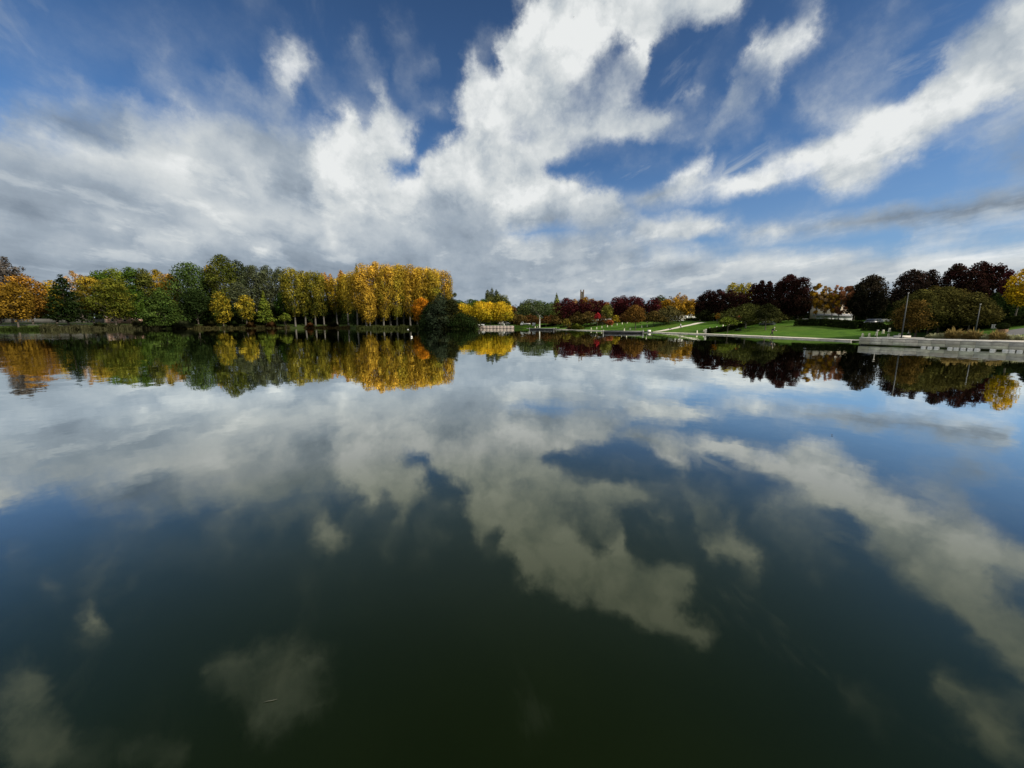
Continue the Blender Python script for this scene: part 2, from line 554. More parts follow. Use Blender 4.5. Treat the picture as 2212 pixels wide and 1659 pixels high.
_v = np.clip(np.arange(NR * SS) / SS - (SS - 1) / 2 / SS, 0, NR - 1)
_a = np.clip(np.arange(NC * SS) / SS - (SS - 1) / 2 / SS, 0, NC - 1)
SKA, SKE = np.meshgrid(np.radians(-64 + 128 / (NC - 1) * _a), np.radians(58 * (_v / (NR - 1)) ** (1 / .75)))
PX, PY = look(SKA, SKE)
QX, QY = look(SKA, -SKE)
cov = np.zeros_like(PX); bri = np.full_like(PX, .7); har = np.zeros_like(PX)


def stroke_dist(pts, X, Y):
    best = np.full_like(X, 1e9)
    if len(pts) == 1: pts = pts * 2
    for (x0, y0, r0), (x1, y1, r1) in zip(pts, pts[1:]):
        dx, dy = x1 - x0, y1 - y0
        L = dx * dx + dy * dy
        t = np.clip(((X - x0) * dx + (Y - y0) * dy) / L, 0, 1) if L > 0 else np.zeros_like(X)
        best = np.minimum(best, np.hypot(X - x0 - t * dx, Y - y0 - t * dy) / (r0 + t * (r1 - r0)))
    return best


def cloud(pts, c, b, h=.3, mirrored=False, soft=.9):
    global cov, bri, har
    if c < .6: c *= 1.12
    if soft == .9: soft = .9 - .4 * h
    f = 1 - sstep(1 - soft / 2, 1 + soft / 2, stroke_dist(pts, *((QX, QY) if mirrored else (PX, PY))))
    w = f * min(1, c * 1.2)
    cov = np.maximum(cov, f * c); bri = bri * (1 - w) + b * w; har = har * (1 - w) + h * w


def shade_cloud(pts, b, k=1, mirrored=False):
    global bri
    f = (1 - sstep(.4, 1.5, stroke_dist(pts, *((QX, QY) if mirrored else (PX, PY))))) * k
    bri = bri * (1 - f) + b * f


def clear(pts, k=1, mirrored=False, soft=.9):
    global cov
    f = (1 - sstep(1 - soft / 2, 1 + soft / 2, stroke_dist(pts, *((QX, QY) if mirrored else (PX, PY))))) * k
    cov = cov * (1 - f)


# thin veils, upper left
cloud([(0, 40, 60), (300, 60, 70), (560, 40, 50)], .15, .7)
cloud([(20, 115, 35), (140, 190, 30)], .20, .75)
cloud([(180, 130, 40), (330, 60, 30)], .13, .7)
cloud([(0, 190, 30), (60, 215, 20)], .18, .75)
# the great left bank and the layers along the horizon
cloud([(-300, 480, 190), (0, 470, 185), (200, 455, 180), (400, 430, 180), (560, 430, 168), (700, 430, 140), (850, 470, 90)], 1, .64, .1)
cloud([(-300, 650, 150), (0, 650, 140), (300, 640, 150), (700, 620, 130), (1000, 600, 110), (1300, 610, 95)], .97, .6, .1)
cloud([(1300, 620, 80), (1600, 615, 75), (1900, 620, 75), (2212, 620, 75), (2600, 640, 110)], .92, .68, .1)
cloud([(-100, 685, 60), (600, 690, 60), (1300, 690, 60), (2000, 690, 60), (2800, 690, 90)], 1, .60, .0)
cloud([(0, 262, 36), (150, 252, 38), (300, 262, 36), (350, 280, 24)], .72, .42, .05)
shade_cloud([(0, 256, 26), (150, 258, 28), (320, 280, 18)], .40)
shade_cloud([(0, 303, 18), (150, 322, 22), (260, 355, 24), (420, 390, 22)], .90)
shade_cloud([(280, 270, 26), (420, 290, 30), (560, 330, 26)], .76)
shade_cloud([(360, 335, 22), (520, 352, 18)], .85)
shade_cloud([(540, 370, 20), (600, 385, 16)], .88)
shade_cloud([(0, 370, 28), (180, 400, 28), (330, 430, 24)], .57)
shade_cloud([(0, 420, 30), (150, 450, 26), (300, 442, 22)], .53)
shade_cloud([(200, 457, 11), (310, 452, 13), (410, 467, 8)], .84)
shade_cloud([(450, 460, 24), (600, 470, 26), (700, 480, 20)], .80)
shade_cloud([(170, 478, 8), (260, 478, 8)], .46)
shade_cloud([(60, 442, 8), (120, 443, 8)], .42)
shade_cloud([(195, 516, 10), (275, 517, 10)], .40)
shade_cloud([(210, 495, 9), (250, 490, 9)], .84)
shade_cloud([(330, 520, 20), (440, 512, 20), (400, 555, 14)], .80)
shade_cloud([(545, 539, 9), (618, 542, 8)], 1.0)
shade_cloud([(600, 410, 15), (690, 418, 12)], .47)
shade_cloud([(430, 330, 10), (600, 302, 10)], .58)
shade_cloud([(0, 575, 30), (300, 585, 22), (600, 580, 26), (900, 570, 34)], .50)
shade_cloud([(0, 520, 20), (120, 500, 20)], .52)
shade_cloud([(480, 310, 15), (620, 355, 13), (700, 330, 16)], .57)
shade_cloud([(600, 545, 16), (760, 560, 14)], .52)
shade_cloud([(720, 545, 9), (830, 535, 9)], .74)
# cumulus left of the middle
cloud([(745, 262, 25)], .97, .92, .8)
cloud([(827, 236, 17), (822, 258, 11)], .9, .88, .6)
cloud([(725, 325, 46), (790, 315, 52), (850, 300, 34)], 1, .91, .5)
cloud([(720, 380, 45), (800, 370, 40)], 1, .84, .4)
cloud([(760, 403, 18), (860, 415, 18), (940, 430, 20)], 1, .96, .8)
cloud([(830, 285, 28), (880, 268, 22)], .7, .75, .3)
cloud([(700, 450, 45), (900, 460, 58), (1050, 470, 50)], 1, .70, .2)
shade_cloud([(715, 470, 15), (755, 470, 15)], .97)
shade_cloud([(705, 510, 16), (730, 515, 14)], .92)
shade_cloud([(880, 470, 16), (960, 480, 16)], .56)
# wisps left
cloud([(642, 78, 11), (630, 105, 17), (616, 125, 20)], .88, .88, .4, soft=1.0)
cloud([(605, 112, 13), (572, 132, 9)], .85, .88, .4, soft=1.0)
cloud([(640, 118, 14), (662, 140, 12), (655, 160, 8)], .85, .88, .4, soft=1.0)
cloud([(612, 140, 17), (594, 178, 13), (588, 205, 9)], .78, .82, .3, soft=1.1)
cloud([(625, 160, 11), (618, 205, 12)], .55, .76, .3, soft=1.2)
cloud([(365, 176, 16), (385, 195, 18), (405, 213, 15)], .60, .82, .3, soft=1.3)
cloud([(350, 130, 20)], .5, .75, .3, soft=1.3)
cloud([(400, 140, 18)], .42, .75, .2, soft=1.3)
cloud([(440, 195, 28), (560, 202, 30), (620, 210, 22)], .36, .60, .1, soft=1.4)
cloud([(768, 120, 26)], .46, .72, .3, soft=1.4)
cloud([(850, 78, 20), (900, 100, 18), (935, 128, 14)], .42, .8, .3, soft=1.3)
cloud([(880, 172, 16)], .42, .75, .3)
cloud([(75, 242, 22)], .55, .7, .1, soft=1.4)
cloud([(690, 225, 18), (870, 200, 16), (950, 215, 14)], .28, .7, .1, soft=1.5)
cloud([(265, 200, 15)], .40, .75, .3)
# main central tower
cloud([(1150, 20, 34), (1128, 80, 38), (1138, 150, 58), (1150, 200, 58)], 1, .93, .55)
cloud([(1210, 20, 44), (1222, 90, 54), (1200, 150, 50)], 1, .88, .5)
cloud([(1300, 20, 58), (1380, 30, 66), (1450, 14, 54), (1540, -6, 46)], .93, .80, .35)
cloud([(1370, 80, 46), (1385, 128, 22)], 1, .90, .6)
cloud([(1250, 150, 36), (1310, 190, 46), (1380, 180, 28)], .56, .70, .3, soft=1.2)
cloud([(1005, 180, 22), (1035, 115, 20), (1075, 85, 13)], .66, .86, .4, soft=1.1)
cloud([(990, 250, 16), (1020, 215, 28), (1058, 190, 26)], .92, .88, .6)
cloud([(1000, 262, 18), (1060, 240, 30), (1110, 240, 34)], .78, .80, .4)
cloud([(1150, 240, 36), (1220, 235, 28), (1330, 215, 22)], .58, .66, .3)
shade_cloud([(1188, 60, 10), (1196, 140, 10)], .76)
shade_cloud([(1262, 0, 14), (1300, 80, 18)], .74)
shade_cloud([(1160, 220, 24), (1200, 180, 18)], .74)
clear([(1170, 30, 7), (1178, 4, 9)], .9)
clear([(1420, 180, 26), (1455, 120, 26), (1510, 85, 18)], .8)
clear([(1212, 210, 9), (1240, 195, 8)], .6)
clear([(1280, 225, 9), (1300, 150, 8)], .45)
clear([(1078, 118, 10), (1084, 150, 9)], .6)
# second bank
cloud([(880, 398, 26), (950, 368, 40), (1010, 322, 42), (1060, 300, 30), (1130, 330, 44), (1200, 306, 38)], 1, .91, .55)
cloud([(1180, 305, 36), (1300, 275, 34), (1400, 264, 26)], .97, .76, .3)
cloud([(1400, 268, 22), (1500, 272, 14)], .66, .64, .2)
cloud([(920, 420, 40), (1050, 390, 46), (1130, 372, 30)], 1, .84, .4)
shade_cloud([(1240, 272, 16), (1300, 262, 18)], .88)
shade_cloud([(1130, 395, 20), (1040, 435, 20), (900, 440, 22)], .64)
# third bank
cloud([(1080, 445, 26), (1160, 420, 30), (1240, 415, 30), (1320, 440, 22)], 1, .92, .6)
cloud([(1080, 480, 18), (1200, 462, 26), (1330, 458, 22), (1420, 438, 16), (1500, 425, 14)], .95, .60, .2)
cloud([(1400, 418, 12), (1480, 414, 14)], .7, .6)
# right diagonal cloud
cloud([(1555, 424, 12), (1640, 392, 24), (1740, 352, 32), (1830, 312, 42), (1930, 268, 50), (2040, 222, 48), (2150, 170, 54), (2350, 100, 70)], 1, .90, .6)
cloud([(1775, 402, 12), (1835, 393, 20), (1910, 368, 18), (1990, 338, 13)], 1, .92, .8)
cloud([(1780, 372, 20), (1900, 335, 20)], .9, .72, .3)
shade_cloud([(1800, 352, 14), (1950, 312, 18), (2100, 260, 20), (2200, 225, 20)], .68)
shade_cloud([(1640, 378, 10), (1780, 318, 14), (1900, 262, 18), (2060, 190, 18)], 1.0)
cloud([(1470, 430, 12), (1520, 420, 12), (1560, 408, 11)], .88, .86, .4)
cloud([(2050, 150, 30), (2130, 88, 46), (2212, 40, 60), (2350, -40, 80)], .92, .62, .1)
cloud([(2100, 150, 12), (2212, 100, 14)], .9, .74, .2)
cloud([(2150, 300, 22), (2260, 230, 40)], .66, .6, .1)
clear([(1700, 400, 7), (1760, 375, 8)], .6)
clear([(1890, 345, 7), (1960, 318, 8)], .55)
shade_cloud([(1700, 372, 8), (1760, 345, 10), (1860, 320, 10)], .74, .8)
shade_cloud([(2000, 260, 12), (2080, 225, 12)], .72, .8)
# right wisps
cloud([(1595, 155, 22), (1640, 100, 34), (1690, 112, 28), (1740, 105, 20), (1785, 50, 13)], .84, .88, .5, soft=1.0)
cloud([(1640, 150, 22), (1690, 138, 18)], .8, .78, .3)
cloud([(1570, 190, 16), (1600, 160, 18)], .55, .7, .3)
cloud([(1545, 262, 28), (1590, 235, 34), (1625, 215, 20)], .66, .68, .2, soft=1.1)
cloud([(1500, 330, 11), (1525, 305, 13)], .7, .78, .3)
cloud([(1790, 215, 16), (1850, 190, 24), (1915, 148, 12)], .76, .76, .3, soft=1.1)
cloud([(1760, 160, 14), (1850, 120, 14)], .46, .7, .2, soft=1.4)
cloud([(1845, 90, 13), (1890, 60, 24), (1940, 74, 22)], .54, .72, .3, soft=1.3)
cloud([(1960, 18, 16), (1990, 0, 14)], .6, .7, .2)
cloud([(2035, 90, 13), (2045, 72, 11)], .62, .75, .3)
cloud([(1720, 240, 9), (1780, 190, 11)], .56, .75, .3, soft=1.2)
cloud([(1715, 278, 10), (1770, 255, 13)], .5, .68, .2, soft=1.3)
cloud([(1690, 212, 16)], .36, .65, .2)
cloud([(1455, 398, 14), (1490, 380, 22), (1525, 360, 12)], .8, .84, .5)
cloud([(1555, 375, 9), (1585, 322, 8)], .7, .8, .4)
cloud([(1390, 340, 10), (1415, 330, 9)], .42, .75, .2)
cloud([(1750, 300, 8), (1765, 285, 7)], .4, .7, .2)
# scattered shreds of cloud, upper right
for q in ([(1430, 330, 9), (1475, 290, 12), (1500, 262, 9)], [(1655, 330, 7), (1690, 300, 8)], [(1660, 205, 9), (1700, 170, 11)], [(1880, 235, 7), (1935, 200, 9)], [(1800, 60, 9), (1830, 40, 10)], [(1520, 120, 9), (1560, 95, 10)],
          [(1480, 215, 9), (1510, 190, 10)], [(1900, 20, 9), (1925, 5, 9)], [(2010, 140, 7), (2030, 118, 9)], [(1610, 300, 8), (1650, 270, 9)], [(1330, 345, 8), (1390, 330, 8)], [(2090, 300, 9), (2150, 270, 11)], [(1760, 235, 7), (1800, 205, 8)]):
    cloud(q, .84, .78, .35, soft=1.1)
# and upper left
for q in ([(480, 150, 9), (505, 175, 8)], [(300, 150, 10), (320, 185, 8)], [(690, 150, 8), (705, 185, 8)], [(530, 215, 10), (575, 222, 9)], [(800, 165, 9), (820, 190, 8)], [(900, 215, 9), (960, 240, 9)], [(150, 205, 10), (190, 225, 9)]):
    cloud(q, .70, .76, .3, soft=1.2)
# dark streak on the right, grey layers below
cloud([(1660, 490, 10), (1780, 480, 18), (1900, 474, 18), (2030, 468, 18), (2120, 448, 24), (2280, 415, 36)], .97, .43, .2)
cloud([(2060, 395, 12), (2150, 368, 16), (2280, 325, 24)], .76, .5, .1)
cloud([(2120, 440, 10), (2212, 400, 12)], .8, .66, .2)
cloud([(1385, 495, 13), (1450, 488, 17), (1540, 484, 19), (1620, 497, 16), (1680, 503, 12)], 1, .82, .5)
shade_cloud([(1400, 478, 9), (1560, 470, 9), (1630, 490, 8)], .92)
shade_cloud([(1540, 515, 11), (1640, 515, 11)], .56)
cloud([(1266, 512, 11), (1340, 505, 11), (1400, 500, 9)], .92, .52, .1)
cloud([(1050, 500, 28), (950, 500, 40)], .95, .6, .1)
cloud([(1060, 527, 16), (1250, 532, 14), (1500, 532, 12)], .88, .64, .1)
shade_cloud([(1425, 546, 9), (1500, 541, 11)], .96)
shade_cloud([(1205, 572, 9), (1250, 569, 9)], .90)
shade_cloud([(1560, 582, 11), (1680, 570, 11), (1760, 556, 11)], .88)
shade_cloud([(1960, 537, 17), (2040, 547, 15), (2150, 552, 11)], .99)
shade_cloud([(1650, 541, 9), (1900, 560, 9), (2000, 577, 11), (2212, 560, 12)], .82)
shade_cloud([(1955, 516, 11)], .95)
shade_cloud([(1340, 568, 8), (1500, 572, 8)], .46)
shade_cloud([(1100, 598, 7), (1180, 600, 7)], .46)
shade_cloud([(1090, 560, 12), (1300, 552, 10)], .54)
shade_cloud([(1700, 605, 16), (1400, 622, 16), (1100, 625, 20)], .66)
shade_cloud([(960, 545, 12), (1020, 550, 12)], .56)
cloud([(1960, 520, 14), (2120, 502, 16), (2300, 500, 20)], .8, .78, .2)
# clear gaps
clear([(1700, 440, 20), (1820, 440, 28), (1950, 424, 22), (2050, 415, 14)], .95)
clear([(1640, 456, 13), (1540, 456, 12)], .8)
clear([(1120, 506, 9), (1220, 496, 9)], .75)
clear([(1430, 385, 15), (1330, 370, 14), (1250, 375, 10)], .9)
clear([(1240, 345, 9), (1380, 318, 12), (1470, 310, 12)], .85)
clear([(890, 335, 16), (930, 300, 14), (965, 262, 11)], .92)
clear([(848, 388, 11), (880, 372, 9)], .85)
clear([(1690, 515, 9), (1900, 508, 9)], .6)
clear([(1560, 440, 8), (1480, 455, 9)], .7)
clear([(1950, 395, 12), (2040, 350, 14), (2100, 330, 12)], .7)
# seen only mirrored in the lake: the higher sky
cloud([(1150, 1180, 50), (1250, 1230, 52), (1350, 1280, 46), (1450, 1330, 36), (1535, 1380, 18)], .97, .90, .6, True)
cloud([(1180, 1250, 26), (1240, 1300, 18)], .8, .8, .5, True)
cloud([(1330, 1220, 26), (1420, 1280, 26)], .7, .7, .3, True)
cloud([(1590, 1200, 24), (1640, 1235, 18)], .72, .8, .4, True)
cloud([(1960, 1180, 44), (2060, 1260, 50), (2160, 1360, 56), (2300, 1480, 70)], .92, .72, .4, True)
cloud([(2020, 1450, 22), (2100, 1540, 44), (2200, 1620, 56)], .92, .74, .3, True)
cloud([(2150, 1180, 30), (2260, 1230, 40)], .9, .75, .3, True)
cloud([(1890, 1190, 20), (1960, 1260, 20)], .55, .6, .2, True)
cloud([(205, 1300, 20), (215, 1345, 26), (190, 1388, 18)], .85, .84, .4, True, 1.1)
cloud([(90, 1300, 20), (140, 1250, 12)], .7, .78, .3, True, 1.2)
cloud([(40, 1490, 46), (90, 1560, 50), (40, 1640, 46), (160, 1660, 40)], .76, .72, .3, True, 1.2)
cloud([(480, 1460, 40), (600, 1420, 46), (700, 1420, 40), (560, 1530, 46), (690, 1530, 40)], .56, .68, .3, True, 1.4)
cloud([(640, 1300, 10), (720, 1280, 10)], .55, .7, .2, True)
cloud([(0, 1080, 28), (60, 1062, 20)], .95, .92, .5, True)
cloud([(0, 1180, 20), (30, 1260, 18)], .5, .7, .2, True)
cloud([(1820, 1480, 26), (1900, 1560, 36)], .3, .6, .2, True)
cloud([(200, 1600, 40), (330, 1650, 40)], .45, .65, .2, True, 1.5)
clear([(820, 1300, 60), (900, 1500, 80)], .6, True)

CLOUD = np.clip(np.stack([k.reshape(NR, SS, NC, SS).mean(axis=(1, 3)) for k in (cov, bri, har)], -1), 0, 1)

vrow = math_(nt, 'MULTIPLY', math_(nt, 'POWER', math_(nt, 'DIVIDE', math_(nt, 'MAXIMUM', el2, 0.0), 58.0), .75), NR - 1.0)
ucol = math_(nt, 'MULTIPLY', math_(nt, 'ADD', az2, 64.0), (NC - 1) / 128.0)
def cloud_row(r):
    """one band of sky as a small node group: column number in, cover / brightness / crispness out"""
    g = bpy.data.node_groups.new('cloud_band', 'ShaderNodeTree')
    g.interface.new_socket('column', in_out='INPUT', socket_type='NodeSocketFloat')
    g.interface.new_socket('cloud', in_out='OUTPUT', socket_type='NodeSocketColor')
    gi = g.nodes.new('NodeGroupInput'); go = g.nodes.new('NodeGroupOutput')
    row = None
    for k in range(3):
        rp = g.nodes.new('ShaderNodeValToRGB'); e = rp.color_ramp.elements
        for i in range(30): e.new(.5)
        for i in range(32):
            e[i].position = i / 31; e[i].color = (*map(float, CLOUD[r][31 * k + i]), 1)
        link(g, math_(g, 'DIVIDE', math_(g, 'SUBTRACT', gi.outputs[0], 31.0 * k), 31.0, clamp=True), rp.inputs['Fac'])
        row = rp.outputs['Color'] if row is None else mixc(g, row, rp.outputs['Color'], math_(g, 'GREATER_THAN', gi.outputs[0], 31.0 * k))
    link(g, row, go.inputs[0])
    return g


groups = [cloud_row(r) for r in range(NR)]
acc = None
for r in range(NR):
    gn = node(nt, 'ShaderNodeGroup'); gn.node_tree = groups[r]; link(nt, ucol, gn.inputs[0])
    w = math_(nt, 'SUBTRACT', 1.0, math_(nt, 'ABSOLUTE', math_(nt, 'SUBTRACT', vrow, float(r))), clamp=True)
    ma = node(nt, 'ShaderNodeVectorMath', operation='MULTIPLY_ADD'); link(nt, gn.outputs[0], ma.inputs[0]); link(nt, w, ma.inputs[1])
    if acc is not None: link(nt, acc, ma.inputs[2])
    acc = ma.outputs[0]
cs = node(nt, 'ShaderNodeSeparateXYZ'); link(nt, acc, cs.inputs[0])
cover, bright, hard = cs.outputs
# unseen bright cloud added overhead and behind the viewer to fill the shadows
ov = node(nt, 'ShaderNodeMapRange'); ov.inputs[1].default_value = 58; ov.inputs[2].default_value = 67; link(nt, el2, ov.inputs[0])
bh = node(nt, 'ShaderNodeMapRange'); bh.inputs[1].default_value = 72; bh.inputs[2].default_value = 86; link(nt, math_(nt, 'ABSOLUTE', az2), bh.inputs[0])
beyond = math_(nt, 'MAXIMUM', ov.outputs[0], bh.outputs[0])
cover = math_(nt, 'MAXIMUM', cover, math_(nt, 'MULTIPLY', beyond, .93))
bright = math_(nt, 'ADD', math_(nt, 'MULTIPLY', bright, math_(nt, 'SUBTRACT', 1.0, beyond)), math_(nt, 'MULTIPLY', beyond, .93))
# break the masses up with noise: soft streaks where the cloud is thin, crisp lumps where it is cumulus
streak = math_(nt, 'ADD', math_(nt, 'MULTIPLY', math_(nt, 'SUBTRACT', big.outputs['Fac'], .5), .95), math_(nt, 'MULTIPLY', math_(nt, 'SUBTRACT', fine.outputs['Fac'], .5), .6))
vw = node(nt, 'ShaderNodeVectorMath', operation='MULTIPLY_ADD'); link(nt, wa.outputs['Color'], vw.inputs[0]); vw.inputs[1].default_value = (.10, .10, .10); link(nt, dirv, vw.inputs[2])
vor = node(nt, 'ShaderNodeTexVoronoi', feature='F1'); link(nt, vw.outputs[0], vor.inputs['Vector']); vor.inputs['Scale'].default_value = 13.0
vor.inputs['Detail'].default_value = 4.0; vor.inputs['Roughness'].default_value = .55; vor.inputs['Lacunarity'].default_value = 2.3; vor.normalize = True
lump = math_(nt, 'ADD', math_(nt, 'MULTIPLY_ADD', math_(nt, 'SUBTRACT', .36, vor.outputs['Distance']), .75, math_(nt, 'MULTIPLY', math_(nt, 'SUBTRACT', puff.outputs['Fac'], .5), .7)), math_(nt, 'MULTIPLY', math_(nt, 'SUBTRACT', wisp.outputs['Fac'], .5), .55))
det = mixc(nt, streak, lump, math_(nt, 'MULTIPLY_ADD', hard, .55, .35))
edge = math_(nt, 'MULTIPLY', cover, math_(nt, 'SUBTRACT', 1.25, cover))     # noise acts on the edges, not on clear sky
dens = math_(nt, 'ADD', cover, math_(nt, 'MULTIPLY', det, math_(nt, 'MULTIPLY_ADD', edge, 3.0, .12)))
loT = math_(nt, 'MULTIPLY_ADD', hard, .18, .05); hiT = math_(nt, 'SUBTRACT', 1.02, math_(nt, 'MULTIPLY', hard, .36))
mr = node(nt, 'ShaderNodeMapRange', interpolation_type='SMOOTHSTEP'); link(nt, dens, mr.inputs[0]); link(nt, loT, mr.inputs[1]); link(nt, hiT, mr.inputs[2])
# thin fibrous streaks drawn out along the wind between the masses
m1 = node(nt, 'ShaderNodeMapping'); m1.inputs['Rotation'].default_value = (0, 0, R(-24)); link(nt, deck, m1.inputs['Vector'])
m2 = node(nt, 'ShaderNodeMapping'); m2.inputs['Scale'].default_value = (1.5, .5, 1); link(nt, m1.outputs[0], m2.inputs['Vector'])
fib = noise(nt, m2.outputs[0], 2.3, 9, .62); fib.inputs['Distortion'].default_value = .5
fm = node(nt, 'ShaderNodeMapRange', interpolation_type='SMOOTHSTEP'); fm.inputs[1].default_value = .54; fm.inputs[2].default_value = .78; link(nt, fib.outputs['Fac'], fm.inputs[0])
fa = math_(nt, 'MULTIPLY', fm.outputs[0], math_(nt, 'MULTIPLY', math_(nt, 'DIVIDE', math_(nt, 'SUBTRACT', el, 9.0), 8.0, clamp=True), math_(nt, 'MULTIPLY_ADD', math_(nt, 'DIVIDE', math_(nt, 'ADD', az, 20.0), 40.0, clamp=True), .50, .30)))
alpha = math_(nt, 'MAXIMUM', math_(nt, 'MULTIPLY', mr.outputs[0], .985), fa)
shade = math_(nt, 'ADD', math_(nt, 'MULTIPLY_ADD', math_(nt, 'SUBTRACT', bright, .64), 1.08, .63), math_(nt, 'ADD', math_(nt, 'MULTIPLY', streak, .27), math_(nt, 'MULTIPLY', lump, math_(nt, 'MULTIPLY_ADD', hard, .46, .12))))
# small ragged cloudlets low over the horizon, lit on top and grey beneath
bits = noise(nt, mp.outputs[0], 2.1, 9, .62)
band = math_(nt, 'MULTIPLY', math_(nt, 'DIVIDE', math_(nt, 'SUBTRACT', el, 1.0), 4.0, clamp=True), math_(nt, 'DIVIDE', math_(nt, 'SUBTRACT', 24.0, el), 9.0, clamp=True))
b1 = node(nt, 'ShaderNodeMapRange', interpolation_type='SMOOTHSTEP'); b1.inputs[1].default_value = .53; b1.inputs[2].default_value = .62; link(nt, bits.outputs['Fac'], b1.inputs[0])
b2 = node(nt, 'ShaderNodeMapRange', interpolation_type='SMOOTHSTEP'); b2.inputs[1].default_value = .47; b2.inputs[2].default_value = .36; link(nt, bits.outputs['Fac'], b2.inputs[0])
shade = math_(nt, 'ADD', shade, math_(nt, 'MULTIPLY', band, math_(nt, 'SUBTRACT', math_(nt, 'MULTIPLY', b1.outputs[0], .10), math_(nt, 'MULTIPLY', b2.outputs[0], .055))))
# relief: billows are brighter where they thin out towards the sun and greyer on the far side
ro = node(nt, 'ShaderNodeVectorMath', operation='ADD'); link(nt, vw.outputs[0], ro.inputs[0]); ro.inputs[1].default_value = (.022, -.006, .030)
r1 = noise(nt, vw.outputs[0], 9.0, 4, .55); r2 = noise(nt, ro.outputs[0], 9.0, 4, .55)
relief = math_(nt, 'MULTIPLY', math_(nt, 'SUBTRACT', r1.outputs['Fac'], r2.outputs['Fac']), math_(nt, 'MULTIPLY_ADD', hard, 1.5, .10))
shade = math_(nt, 'ADD', shade, relief)
tone = ramp(nt, shade, [(.30, (.145, .190, .245)), (.45, (.235, .285, .345)), (.58, (.340, .400, .465)), (.70, (.50, .55, .59)), (.82, (.65, .685, .695)), (.96, (.83, .85, .845))]).outputs['Color']
# clear sky: Nishita, deepened to the photograph's blue, whitening towards the horizon
blue = mixc(nt, sky.outputs[0], (.55, .80, 1.06), 1.0, 'MULTIPLY')
deep = node(nt, 'ShaderNodeMapRange'); deep.inputs[1].default_value = 16; deep.inputs[2].default_value = 56; deep.inputs[3].default_value = 1.0; deep.inputs[4].default_value = .42
link(nt, el, deep.inputs[0])
hazef = node(nt, 'ShaderNodeMapRange'); hazef.inputs[1].default_value = 20; hazef.inputs[2].default_value = 4; hazef.inputs[4].default_value = .40; link(nt, el, hazef.inputs[0])
blue = mixc(nt, blue, (3.0, 4.3, 6.2), hazef.outputs[0])
dz = node(nt, 'ShaderNodeMapRange'); dz.inputs[1].default_value = 36; dz.inputs[2].default_value = 56; dz.inputs[3].default_value = 1.0; dz.inputs[4].default_value = .35
link(nt, el, dz.inputs[0])
dmul = math_(nt, 'MULTIPLY', deep.outputs[0], dz.outputs[0])
dv = node(nt, 'ShaderNodeVectorMath', operation='SCALE'); link(nt, blue, dv.inputs[0]); link(nt, dmul, dv.inputs['Scale']); blue = dv.outputs[0]
SKY_STRENGTH = .10
bg.inputs[1].default_value = SKY_STRENGTH
cl = node(nt, 'ShaderNodeVectorMath', operation='SCALE'); link(nt, tone, cl.inputs[0]); cl.inputs['Scale'].default_value = 1 / SKY_STRENGTH
final = mixc(nt, blue, cl.outputs[0], alpha)
link(nt, final, bg.inputs[0])
scn.world = world
world.cycles.sampling_method = 'MANUAL'; world.cycles.sample_map_resolution = 512

scn.view_settings.view_transform = 'Standard'; scn.view_settings.look = 'None'
scn.view_settings.exposure = 0; scn.view_settings.gamma = 1
scn.cycles.use_denoising = True
scn.cycles.max_bounces = 5; scn.cycles.diffuse_bounces = 2; scn.cycles.glossy_bounces = 2; scn.cycles.transmission_bounces = 2; scn.cycles.transparent_max_bounces = 2
scn.cycles.caustics_reflective = False; scn.cycles.caustics_refractive = False

# ------------------------------------------------------------------ trees
PROFILE = {
    'round': ([0, .08, .25, .5, .75, .92, 1], [.45, .72, .95, 1, .86, .55, .12]),
    'tall': ([0, .1, .3, .55, .8, .94, 1], [.40, .66, .9, 1, .82, .5, .1]),
    'poplar': ([0, .08, .25, .5, .75, .92, 1], [.35, .6, .85, .98, 1, .74, .25]),
    'lombardy': ([0, .1, .35, .6, .85, 1], [.6, .85, 1, .9, .55, .05]),
    'spread': ([0, .12, .35, .6, .82, 1], [.70, .95, 1, .82, .52, .10]),
    'conifer': ([0, .06, .3, .6, .85, 1], [.85, 1, .78, .45, .18, .02]),
    'cedar': ([0, .06, .3, .6, .85, 1], [.80, 1, .88, .66, .36, .06]),
    'sparse': ([0, .1, .4, .7, .9, 1], [.3, .6, .95, 1, .7, .2]),
    'bush': ([0, .2, .5, .8, 1], [1, 1, .9, .6, .15]),
}
SHAPE = {  # clump radius share of width, vertical stretch, droop, leaf angle to the sky, clumps
    'round': (.15, .85, 0, .35, 80), 'tall': (.17, .95, 0, .35, 85), 'poplar': (.15, 1.7, 0, .15, 85), 'lombardy': (.26, 2.2, 0, .1, 50),
    'spread': (.11, .55, .05, .8, 120), 'conifer': (.14, .6, .20, .6, 110), 'cedar': (.15, .5, .16, .7, 120), 'sparse': (.12, 1.0, 0, .3, 46), 'bush': (.17, .8, 0, .4, 60)}


def leaf_quads(c, nrm, size, col, aspect=1.0):
    """one small four-sided leaf spray per row"""
    n = len(c)
    nrm = nrm / np.maximum(np.linalg.norm(nrm, axis=1, keepdims=True), 1e-6)
    u = np.cross(nrm, rng.normal(size=(n, 3)))
    u /= np.maximum(np.linalg.norm(u, axis=1, keepdims=True), 1e-6)
    w = np.cross(nrm, u)
    sz = (size * rng.uniform(.6, 1.35, (n, 1)))
    a, b = u * sz * .62 * aspect, w * sz * .42
    v = np.stack([c - a, c - b * rng.uniform(.6, 1.2, (n, 1)) + a * .15, c + a, c + b * rng.uniform(.6, 1.2, (n, 1)) - a * .1], 1).reshape(-1, 3)
    return v, np.arange(4 * n).reshape(n, 4), np.repeat(col, 4, axis=0)


